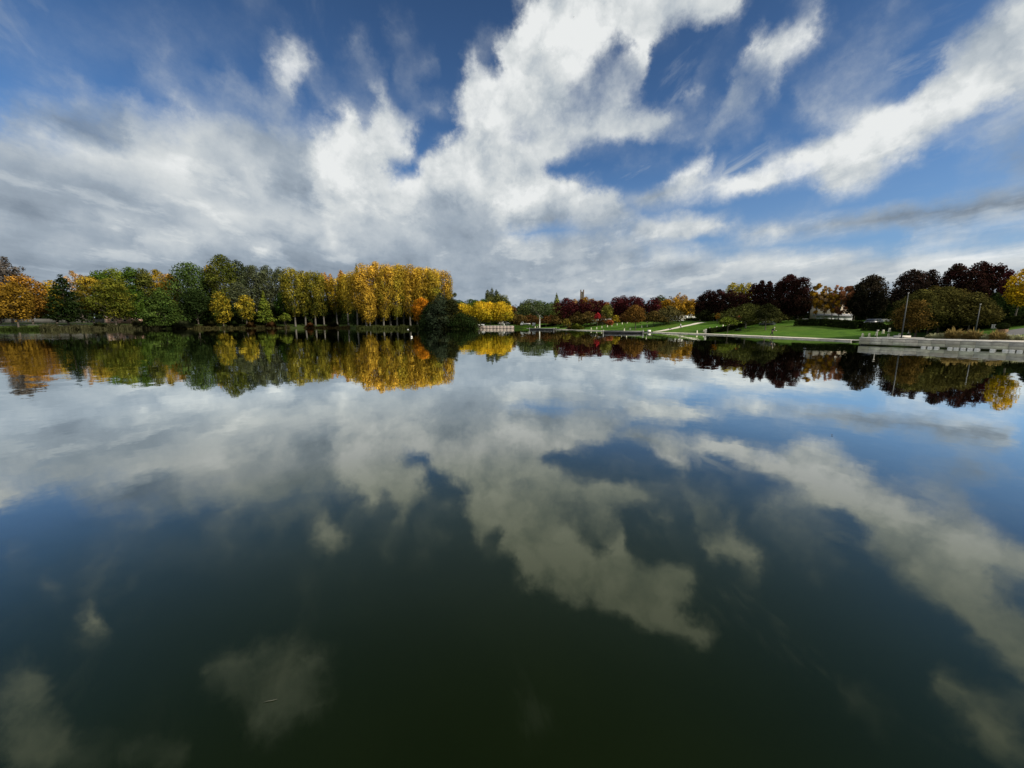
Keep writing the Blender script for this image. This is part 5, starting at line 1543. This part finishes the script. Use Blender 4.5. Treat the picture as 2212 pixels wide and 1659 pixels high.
q_ = spot(1135, 702, 207); t = empty('flatbed_truck', (q_.x, q_.y, hz(q_.x, q_.y)), math.pi); tag(t, 'white flatbed truck parked at the end of the lake', 'truck')
m = MB(); m.side([(1.0, .45), (2.75, .45), (2.75, 1.05), (2.35, 1.25), (1.9, 2.05), (1.05, 2.1)], 1.85); m.build('cab', M['white'], t)
m = MB(); m.side([(2.38, 1.28), (1.98, 1.98), (1.94, 1.96), (2.33, 1.27)], 1.6); m.build('windscreen', M['glass'], t)
for s_ in (-1, 1): m = MB(); m.box(1.55, s_ * .93, 1.62, .72, .03, .52, 0, .02); m.build('side_window', M['glass'], t)
m = MB(); m.box(-.9, 0, .95, 3.6, 2.0, .14, 0, .02); m.box(-.9, .97, 1.18, 3.6, .05, .36); m.box(-.9, -.97, 1.18, 3.6, .05, .36); m.box(-2.68, 0, 1.18, .05, 1.9, .36); m.build('load_bed', M['white'], t)
m = MB(); m.box(0, 0, .62, 5.0, .8, .22); m.build('chassis', M['darkgrey'], t); wheels(t, (2.05, -1.6), .92, .38)
q_ = spot(zx('D', 1019), 702, 208); t = empty('wire_cage', (q_.x, q_.y, hz(q_.x, q_.y))); tag(t, 'grey cage container standing behind the white truck', 'container')
m = MB(); m.box(0, 0, .12, 1.9, 1.3, .16, 0, .02); m.box(0, .5, .95, 1.7, .04, 1.4); m.build('tray', M['greywhite'], t)
m = MB()
for i in range(7): m.box(-.9 + i * .3, -.62, 1.0, .05, .05, 1.7)
for z_ in (.25, .8, 1.35, 1.85): m.box(0, -.66, z_, 1.95, .05, .06)
m.build('bars', M['lightmetal'], t)
q_ = spot(zx('D', 608), 701.5, 215); t = empty('box_trailer', (q_.x, q_.y, hz(q_.x, q_.y))); tag(t, 'pale grey box trailer under the yellow plane trees', 'trailer')
m = MB(); m.box(0, 0, 1.45, 3.3, 2.0, 1.9, 0, .06); m.build('box', M['greywhite'], t); m = MB(); m.box(-.7, -1.015, 1.45, 1.0, .03, 1.5, 0, .01); m.box(.75, -1.015, 1.45, 1.2, .03, 1.5, 0, .01); m.build('door', M['white'], t)
m = MB(); m.box(0, 0, .45, 3.0, .9, .14); m.tube([(1.5, 0, .5), (2.6, 0, .45)], .06, 6); m.build('drawbar', M['darkgrey'], t); wheels(t, (-.4, .4), .98, .32)
q_ = spot(zx('D', 692), 701.5, 215); t = empty('small_tipper', (q_.x, q_.y, hz(q_.x, q_.y))); tag(t, 'small grey truck with a slanted tarpaulin right of the box trailer', 'truck')
m = MB(); m.side([(-1.2, .5), (-.3, .5), (-.3, 1.9), (-1.05, 2.0), (-1.3, 1.2)], 1.6); m.build('cab', M['greywhite'], t)
m = MB(); m.side([(-.2, .7), (1.5, .7), (1.5, 1.3), (.2, 1.75), (-.2, 1.75)], 1.6); m.build('tarpaulin', M['greywhite'], t); m = MB(); m.box(-.85, -.815, 1.55, .6, .03, .45); m.build('side_window', M['glass'], t); wheels(t, (-.75, 1.0), .8, .3)
for x, s_, lab, mt in ((322, .7, 'first small white box at the dark corner of the landing', 'white'), (336, .8, 'second small white box next to the dark corner of the landing', 'white'), (372, 1.0, 'long grey box on the landing beneath the planes', 'greywhite'), (393, .6, 'short grey box on the landing beside the long one', 'greywhite'), (650, .5, 'little white post on the landing edge before the box trailer', 'white')):
    q_ = spot(zx('D', x), 702, 201); m = MB(); hh = 1.0 if x == 650 else .75
    m.box(0, 0, hh / 2, s_ * (.7 if x == 650 else 1.3), .5, hh, 0, .03); m.box(0, 0, hh + .02, s_ * (.8 if x == 650 else 1.36), .56, .06, 0, .01)
    o = m.build('utility_box', M[mt]); o.location = (q_.x, q_.y, 1.45); tag(o, lab, 'box')


def car(px, py, d, rz_, paint, label, cat='car', van=False, lower=None):
    q_ = spot(px, py, d); t = empty('parked_van' if van else 'parked_car', (q_.x, q_.y, hz(q_.x, q_.y)), rz_); tag(t, label, cat)
    if van:
        m = MB(); m.side([(-2.3, .35), (2.4, .35), (2.4, 1.0), (1.75, 1.25), (1.35, 2.15), (-2.3, 2.2)], 1.85); m.build('body', paint, t)
        m = MB(); m.box(-.1, 0, .72, 4.2, 1.9, .5, 0, .02); m.build('lower_panel', lower or paint, t)
        m = MB(); m.side([(1.80, 1.26), (1.42, 2.05), (1.38, 2.05), (1.75, 1.26)], 1.6); m.build('windscreen', M['glass'], t)
        for s_ in (-1, 1): m = MB(); m.box(.75, s_ * .94, 1.65, .9, .03, .6, 0, .02); m.build('side_window', M['glass'], t)
        wheels(t, (-1.5, 1.5), .93, .34)
    else:
        m = MB(); m.side([(-2.1, .35), (2.1, .35), (2.15, .75), (1.1, .95), (.45, 1.42), (-1.2, 1.45), (-1.9, 1.0), (-2.15, .85)], 1.7); m.build('body', paint, t)
        m = MB(); m.side([(1.08, .98), (.48, 1.38), (.44, 1.38), (1.02, .98)], 1.45); m.build('windscreen', M['glass'], t)
        for s_ in (-1, 1): m = MB(); m.box(-.35, s_ * .86, 1.18, 1.5, .03, .34, 0, .03); m.build('side_window', M['glass'], t)
        for s_ in (-1, 1): m = MB(); m.box(2.1, s_ * .6, .68, .12, .35, .16, 0, .03); m.build('headlight', M['white'], t)
        m = MB(); m.box(2.12, 0, .5, .1, 1.5, .18, 0, .03); m.build('bumper', M['white'], t)
        wheels(t, (-1.35, 1.35), .86, .32)


car(zx('F', 1635), 692, 118, R(200), M['carblue'], 'dark car with a pale front parked behind the hilltop')
car(zx('G', 1525), 688, 128, R(150), M['white'], 'orange and white van glimpsed under the russet-olive trees', 'van', True, M['orange'])
car(zx('D', 1892), 694, 205, R(190), M['white'], 'white van behind the vivid red maple', 'van', True)


def house(px, pyt, d, w, dep, h, wall, roof, label, name='house', rz_=0, timber=False, flat=False, cols=4, floors=2, z0=None):
    q_ = spot(px, pyt, d); g_ = hz(q_.x, q_.y) if z0 is None else z0
    t = empty(name, (q_.x, q_.y, g_), rz_); tag(t, label, 'house')
    m = MB(); m.box(0, 0, h / 2, w, dep, h); m.build('wall', wall, t)
    if flat: m = MB(); m.box(0, 0, h + .16, w + .6, dep + .6, .3, 0, .04)
    else:
        m = MB(); hr_ = dep * .42
        vs = [(-w / 2 - .4, -dep / 2 - .4, h + .01), (w / 2 + .4, -dep / 2 - .4, h + .01), (w / 2 + .4, dep / 2 + .4, h + .01), (-w / 2 - .4, dep / 2 + .4, h + .01), (-w / 2 - .2, 0, h + hr_), (w / 2 + .2, 0, h + hr_)]
        m.add(vs, [(0, 1, 5, 4), (2, 3, 4, 5), (1, 2, 5), (3, 0, 4), (3, 2, 1, 0)])
    ro = m.build('roof', roof, t)
    if not flat: m = MB(); m.box(w * .28, .3, h + dep * .42 + .2, .6, .6, 1.2, 0, .02); m.build('chimney', M['tile'], ro)
    fh = h / floors
    for f_ in range(floors):
        for k in range(cols):
            x_ = -w / 2 + (k + .5) * w / cols
            m = MB(); m.box(x_, -dep / 2 - .03, f_ * fh + fh * .55, min(1.1, w / cols * .5), .07, fh * .48, 0, .01); wo = m.build('window', M['greywhite'], t)
            m = MB(); m.box(x_, -dep / 2 - .07, f_ * fh + fh * .55, min(1.1, w / cols * .5) * .8, .03, fh * .40); m.build('pane', M['glass'], wo)
    if timber:
        m = MB()
        for k in range(cols + 1): m.box(-w / 2 + .1 + k * (w - .2) / cols, -dep / 2 - .02, h / 2, .14, .06, h)
        m.box(0, -dep / 2 - .025, fh, w, .06, .16); m.build('timber_frame', M['darkgrey'], t)
    return t


house(1462, 690, 226, 8.5, 6, 4.4, M['white'], M['brick'], 'white house with dark timbers behind the wide dark olive tree', rz_=R(12))
house(1491, 690, 240, 7.5, 6, 6.2, M['white'], M['brick'], 'taller white house just right of the timbered one', rz_=R(8), cols=3)
house(1797, 690, 180, 11, 7, 6.4, M['beige'], M['brick'], 'wide beige house with a low grey lean-to behind the autumn trees', rz_=R(6), cols=6)
q_ = spot(1800, 690, 166); m = MB(); lt = empty('lean_to', (q_.x, q_.y, hz(q_.x, q_.y)), R(6)); tag(lt, 'low white garage block with a sloping grey roof before the beige house', 'garage')
m.box(0, 0, .8, 9.5, 4, 1.6); m.build('wall', M['greywhite'], lt); m = MB(); m.side([(-2.6, 1.62), (2.6, 1.62), (2.3, 2.5), (-2.0, 2.35)], 10.4); ro = m.build('roof', M['roofgrey'], lt); ro.rotation_euler = (0, 0, R(90))
for k in range(3): m = MB(); m.box(-3.1 + k * 3.1, -2.03, .75, 2.5, .06, 1.4, 0, .01); m.build('door', M['greywhite'], lt)
house(1297, 690, 232, 11, 6, 3.2, M['white'], M['tile'], 'low white house behind the vivid red maple', rz_=R(5), floors=1)
house(270, 690, 300, 14, 7, 3.4, M['pinkwall'], M['white'], 'small pink brick hut with a white flat roof on the west bank', rz_=R(42), flat=True, floors=1, cols=3)
# brick tower far beyond the lake
q_ = spot(1257.3, 640, 400); top = spot(1257.3, 626, 400).z; g_ = hz(q_.x, q_.y)
t = empty('brick_tower', (q_.x, q_.y, g_), R(-8)); tag(t, 'slim brown brick tower with a cream ladder of openings above the trees', 'tower')
Ht = top - g_
m = MB(); m.box(-1.35, 0, Ht / 2, .95, 3, Ht); m.box(1.35, 0, Ht / 2, 1.05, 3, Ht); m.box(0, .6, Ht / 2 - .9, 1.7, 1.8, Ht - 1.8); m.build('shaft', M['brick'], t)
m = MB()
for k in range(9): m.box(0, -.45, Ht - 3.0 - k * 1.25, 1.6, .16, .50)
for s_ in (-1, 1): m.box(s_ * .62, -.47, Ht - 8.1, .2, .18, 11)
m.build('lattice', M['lattice'], t)
# boundary wall of the west bank
wp = [polar(p_, 322) for p_ in (-40, 40, 110, 200, 300)]
t = empty('boundary_wall', (*wp[0], 0)); tag(t, 'long low grey boundary wall seen between the west bank trunks', 'wall')
m = MB()
for a, b in zip(wp, wp[1:]):
    d_ = Vector(b) - Vector(a); c_ = (Vector(a) + Vector(b)) / 2; m.box(c_.x - wp[0][0], c_.y - wp[0][1], hz(c_.x, c_.y) + 1.0, d_.length, .3, 2.0, math.atan2(d_.y, d_.x))
m.build('wall_run', M['greywall'], t)
m = MB()
for a, b in zip(wp, wp[1:]):
    d_ = Vector(b) - Vector(a); c_ = (Vector(a) + Vector(b)) / 2; m.box(c_.x - wp[0][0], c_.y - wp[0][1], hz(c_.x, c_.y) + 2.06, d_.length, .45, .12, math.atan2(d_.y, d_.x))
m.build('coping', M['greywall'], t)

# ------------------------------------------------------------------ people, dog, birds, things afloat


def skin_body(name, verts, edges, radii, mat, parent, root_i=0, sub=1):
    me = bpy.data.meshes.new(name); me.from_pydata(verts, edges, []); me.update()
    o = bpy.data.objects.new(name, me); COL.objects.link(o); o.parent = parent
    sk = o.modifiers.new('skin', 'SKIN'); sk.use_smooth_shade = True
    lay = me.skin_vertices[0] if me.skin_vertices else None
    if lay:
        for i, r_ in enumerate(radii):
            lay.data[i].radius = r_ if hasattr(r_, '__len__') else (r_, r_); lay.data[i].use_root = (i == root_i)
    if sub: ss_ = o.modifiers.new('smooth', 'SUBSURF'); ss_.levels = sub; ss_.render_levels = sub
    me.materials.append(mat)
    return o


def person(loc, rz_, height_, top_mat, leg_mat, hair_mat, label, reach=True, bow=.12, extra=None):
    """walking figure facing +x before rotation"""
    k = height_ / 1.72
    t = empty('person', loc, rz_); tag(t, label, 'person'); t.scale = (k, k, k)
    hip = Vector((0, 0, .92)); chest = Vector((bow, 0, 1.34)); neck = Vector((bow * 1.5, 0, 1.47)); head = Vector((bow * 1.9 + .02, 0, 1.60)); crown_ = head + Vector((.0, 0, .09))
    V = [hip, Vector((bow * .4, 0, 1.10)), chest, neck, head, crown_]; E = [(0, 1), (1, 2), (2, 3), (3, 4), (4, 5)]; RR = [(.13, .15), (.115, .135), (.12, .17), .052, .092, .07]
    chains = {}
    for s_, fw in ((1, .26), (-1, -.24)):
        b = len(V); V += [Vector((0, s_ * .09, .86)), Vector((fw * .55, s_ * .095, .48)), Vector((fw - (.10 if fw < 0 else 0), s_ * .095, .09 if fw > 0 else .14)), Vector((fw + .12, s_ * .10, .035))]
        E += [(0, b), (b, b + 1), (b + 1, b + 2), (b + 2, b + 3)]; RR += [.085, .058, .040, .036]; chains[('leg', s_)] = (b, b + 3)
        b = len(V); fa = -fw * .8
        if reach and s_ == -1: el_, wr = Vector((bow + .06, s_ * .22, 1.08)), Vector((bow + .30, s_ * .18, 1.05))
        else: el_, wr = Vector((bow + fa * .3, s_ * .23, 1.10)), Vector((bow + fa * .8 + .05, s_ * .22, .87))
        V += [chest + Vector((0, s_ * .18, .05)), el_, wr]; E += [(2, b), (b, b + 1), (b + 1, b + 2)]; RR += [.055, .043, .030]
        d_ = (wr - el_).normalized(); p_ = len(V); V.append(wr + d_ * .075); E.append((b + 2, p_)); RR.append((.022, .036))
        side_ = Vector((0, 0, 1)) if reach and s_ == -1 else Vector((1, 0, 0)); side_ = (side_ - d_ * side_.dot(d_)).normalized()
        for q_i, (o_, l_) in enumerate(((-.030, .062), (-.010, .075), (.010, .080), (.030, .070))):
            c0 = len(V); base = wr + d_ * .085 + side_ * o_; cu = Vector((0, -s_ * .02, 0))
            V += [base, base + d_ * l_ * .5 + cu * .4, base + d_ * l_ + cu * 1.6]; E += [(p_, c0), (c0, c0 + 1), (c0 + 1, c0 + 2)]; RR += [.0095, .0085, .007]
        c0 = len(V); V += [wr + d_ * .03 + side_ * .036, wr + d_ * .07 + side_ * .058]; E += [(b + 2, c0), (c0, c0 + 1)]; RR += [.011, .008]
    nose = len(V); V.append(head + Vector((.105, 0, -.01))); E.append((4, nose)); RR.append(.016)
    for s_ in (-1, 1): V.append(head + Vector((0, s_ * .092, .0))); E.append((4, len(V) - 1)); RR.append(.018)
    skin_body('body', V, E, RR, M['skin'], t)
    for s_ in (-1, 1): m = MB(); m.ball((head.x + .082, s_ * .034, head.z + .02), .012, .012, .010, 6, 4); m.build('eye', M['black'], t)
    m = MB(); m.ball((head.x + .086, 0, head.z - .05), .010, .028, .007, 8, 4); m.build('mouth', M['wood'], t)
    # clothes: a slightly wider skin over torso and arms, and over hips and legs
    g_ = .020
    jv = [hip + Vector((0, 0, -.14)), V[1], chest, neck + Vector((0, 0, -.03))]; je = [(0, 1), (1, 2), (2, 3)]; jr = [(.15, .175), (.14, .16), (.145, .195), .072]
    for s_ in (1, -1):
        a0 = 6 + 4 if s_ == 1 else None
    arms = [i for i in range(len(V)) if False]
    for s_, fw in ((1, .26), (-1, -.24)):
        fa = -fw * .8
        if reach and s_ == -1: el_, wr = Vector((bow + .06, s_ * .22, 1.08)), Vector((bow + .28, s_ * .18, 1.052))
        else: el_, wr = Vector((bow + fa * .3, s_ * .23, 1.10)), Vector((bow + fa * .78 + .05, s_ * .22, .885))
        b = len(jv); jv += [chest + Vector((0, s_ * .18, .05)), el_, wr]; je += [(2, b), (b, b + 1), (b + 1, b + 2)]; jr += [.072, .058, .044]
    skin_body('jacket', jv, je, jr, M[top_mat], t)
    tv = [hip + Vector((0, 0, .10)), hip]; te = [(0, 1)]; tr_ = [(.125, .150), (.125, .150)]
    for s_, fw in ((1, .26), (-1, -.24)):
        b = len(tv); tv += [Vector((fw * .12, s_ * .095, .78)), Vector((fw * .55, s_ * .095, .48)), Vector((fw - (.10 if fw < 0 else 0), s_ * .095, .12 if fw > 0 else .17))]; te += [(1, b), (b, b + 1), (b + 1, b + 2)]; tr_ += [.100, .078, .060]
        m = MB(); ft = Vector((fw + .03, s_ * .10, .045)); m.ball(ft, .15, .055, .05, 10, 6); m.build('shoe', M['blackcloth'], t)
    skin_body('trousers', tv, te, tr_, M[leg_mat], t)
    m = MB(); m.ball((head.x - .02, 0, head.z + .045), .105, .098, .09, 12, 7); m.build('hair', M[hair_mat], t)
    if extra: extra(t, bow)
    return t


def vest(t, bow):
    m = MB(); m.box(bow + .135, .02, 1.22, .03, .17, .34, 0, .02); m.build('white_shirt', M['whitecloth'], t)
    m = MB(); m.box(bow - .19, 0, 1.24, .15, .28, .40, 0, .05); m.build('backpack', M['blackcloth'], t)
    m = MB(); m.box(bow + .44, -.18, 1.07, .10, .012, .07, 0, .004); m.build('paper', M['white'], t)


g = ground_hit(1667, 727); px_ = spot(1667, 727, math.hypot(g.x, g.y) if g is not None else 92)
person((px_.x, px_.y, .23), R(-20), 1.86, 'blackcloth', 'blackcloth', 'hair', 'person in black walking on the shore path, looking down at a pale thing in hand', True, .17, vest)
gx_, gy_2 = gp('E', 948, 838)
person((gx_, gy_2, hz(gx_, gy_2) + .01), R(160), 1.82, 'whitecloth', 'blackcloth', 'darkhair', 'person in a white top and black trousers on the sloping lawn path', False, .04)
gx_, gy_2 = gp('E', 818, 853); t = empty('dog', (gx_, gy_2, hz(gx_, gy_2)), R(170)); tag(t, 'small black dog trotting ahead of the white-topped person', 'dog')
V = [Vector(p_) for p_ in ((-.28, 0, .42), (0, 0, .43), (.26, 0, .46), (.40, 0, .58), (.52, 0, .62), (.66, 0, .59), (-.42, 0, .50), (-.56, 0, .60))]
E = [(0, 1), (1, 2), (2, 3), (3, 4), (4, 5), (0, 6), (6, 7)]; RR = [.085, .095, .115, .065, .075, .035, .025, .015]
for x_, dx in ((.24, .07), (-.26, -.05)):
    for s_ in (-1, 1):
        b = len(V); dz = dx * s_
        if x_ > 0: V += [Vector((x_, s_ * .07, .36)), Vector((x_ - .03 + dz * .6, s_ * .075, .20)), Vector((x_ + dz, s_ * .075, .03)), Vector((x_ + dz + .05, s_ * .075, .02))]; E += [(2, b)]
        else: V += [Vector((x_ + .06, s_ * .07, .30)), Vector((x_ - .08 + dz * .6, s_ * .075, .17)), Vector((x_ - .03 + dz, s_ * .075, .03)), Vector((x_ + dz + .03, s_ * .075, .02))]; E += [(0, b)]
        E += [(b, b + 1), (b + 1, b + 2), (b + 2, b + 3)]; RR += [.055, .032, .022, .024]
for s_ in (-1, 1): b = len(V); V += [Vector((.49, s_ * .06, .69)), Vector((.47, s_ * .09, .63))]; E += [(4, b), (b, b + 1)]; RR += [.022, .014]
skin_body('body', V, E, RR, M['blackcloth'], t)


def waterbird(px, py, size, rz_, label, wing='gullgrey'):
    r_ = ray(px, py); k = -EYE / r_.z
    t = empty('gull', (r_.x * k, r_.y * k, 0), rz_); tag(t, label, 'bird'); t.scale = (size,) * 3
    V = [Vector(p_) for p_ in ((-.30, 0, .10), (0, 0, .07), (.22, 0, .09), (.30, 0, .22), (.33, 0, .33), (.40, 0, .34), (-.50, 0, .17))]
    skin_body('body', V, [(0, 1), (1, 2), (2, 3), (3, 4), (4, 5), (0, 6)], [(.09, .11), (.12, .15), (.10, .12), .055, .065, .035, (.03, .07)], M['gull'], t, 1)
    for s_ in (-1, 1): m = MB(); m.ball((-.12, s_ * .13, .15), .33, .04, .09, 10, 6); m.build('wing', M[wing], t)
    m = MB(); m.tube([(.42, 0, .335), (.52, 0, .315)], [.022, .006], 6); m.build('beak', M['beak'], t)
    for s_ in (-1, 1): m = MB(); m.ball((.36, s_ * .055, .36), .012, .01, .012, 6, 4); m.build('eye', M['black'], t)


waterbird(1109.7, 756, .30, R(160), 'white gull swimming alone in the open water below the landing')
waterbird(881.4, 712, .80, R(20), 'large white bird floating by the reeds of the golden grove', 'gull')
r_ = ray(889, 728.5); k = -EYE / r_.z; t = empty('buoy', (r_.x * k, r_.y * k, 0)); tag(t, 'round white buoy off the golden grove', 'buoy')
m = MB(); m.ball((0, 0, .10), .20, .20, .19, 14, 9); m.build('float', M['white'], t, smooth=True); m = MB(); m.tube([(0, 0, .27), (0, 0, .36)], [.04, .03], 8); m.build('ring', M['lightmetal'], t)


def flying_bird(px, py, d, span, rz_, label):
    q_ = spot(px, py, d); t = empty('flying_bird', q_, rz_); tag(t, label, 'bird', 'birds high against the cloud'); t.scale = (span,) * 3
    V = [Vector(p_) for p_ in ((-.28, 0, 0), (0, 0, 0), (.2, 0, .02), (.3, 0, .03))]
    skin_body('body', V, [(0, 1), (1, 2), (2, 3)], [(.03, .05), .08, .06, .03], M['darkbird'], t, 1)
    for s_ in (-1, 1):
        m = MB(); vs = [(.12, s_ * .05, .03), (-.12, s_ * .05, .02), (-.02, s_ * .28, .10), (-.16, s_ * .26, .09), (-.12, s_ * .5, .05), (-.20, s_ * .48, .045)]
        vs2 = [(x, y, z + .012) for x, y, z in vs]; m.add(vs + vs2, [(0, 1, 3, 2), (2, 3, 5, 4), (6, 8, 9, 7), (8, 10, 11, 9), (0, 2, 8, 6), (2, 4, 10, 8), (1, 7, 9, 3), (3, 9, 11, 5), (4, 5, 11, 10), (0, 6, 7, 1)]); m.build('wing', M['darkbird'], t)


flying_bird(1239.5, 36.5, 120, .42, R(40), 'dark bird alone on the brightest part of the tall cloud')
flying_bird(1163.5, 107, 300, .5, R(80), 'tiny distant bird, first of the pair on the tall cloud')
flying_bird(1170.5, 107, 300, .5, R(95), 'tiny distant bird, second of the pair on the tall cloud')
r_ = ray(1797, 941); k = -EYE / r_.z; t = empty('floating_leaf', (r_.x * k, r_.y * k, .004), .8); tag(t, 'small dark curled leaf floating on the blue reflection', 'leaf')
m = MB(); vs = []
for i in range(7):
    a = i / 6; wv = math.sin(a * math.pi) ** .8 * .024; x_ = -.03 + a * .06
    vs += [(x_, -wv, .012 + .03 * (wv / .024) ** 2 * .5), (x_, 0, .006), (x_, wv, .012 + .03 * (wv / .024) ** 2 * .5)]
m.add(vs, [q_i for i in range(6) for q_i in ((i * 3, i * 3 + 3, i * 3 + 4, i * 3 + 1), (i * 3 + 1, i * 3 + 4, i * 3 + 5, i * 3 + 2))]); m.build('blade', M['leaf_litter'], t)
m = MB(); m.tube([(.028, 0, .008), (.055, .004, .03)], .0025, 5); m.build('stalk', M['leaf_litter'], t)
r_ = ray(583, 1515); k = -EYE / r_.z; m = MB(); m.tube([(-.048, -.012, .004), (-.015, -.002, .006), (.02, .003, .006), (.050, .016, .004)], [.0008, .0022, .0026, .0008], 6)
o = m.build('floating_twig', M['twig']); o.location = (r_.x * k, r_.y * k, 0); tag(o, 'thin pale twig floating on the dark near water', 'twig')
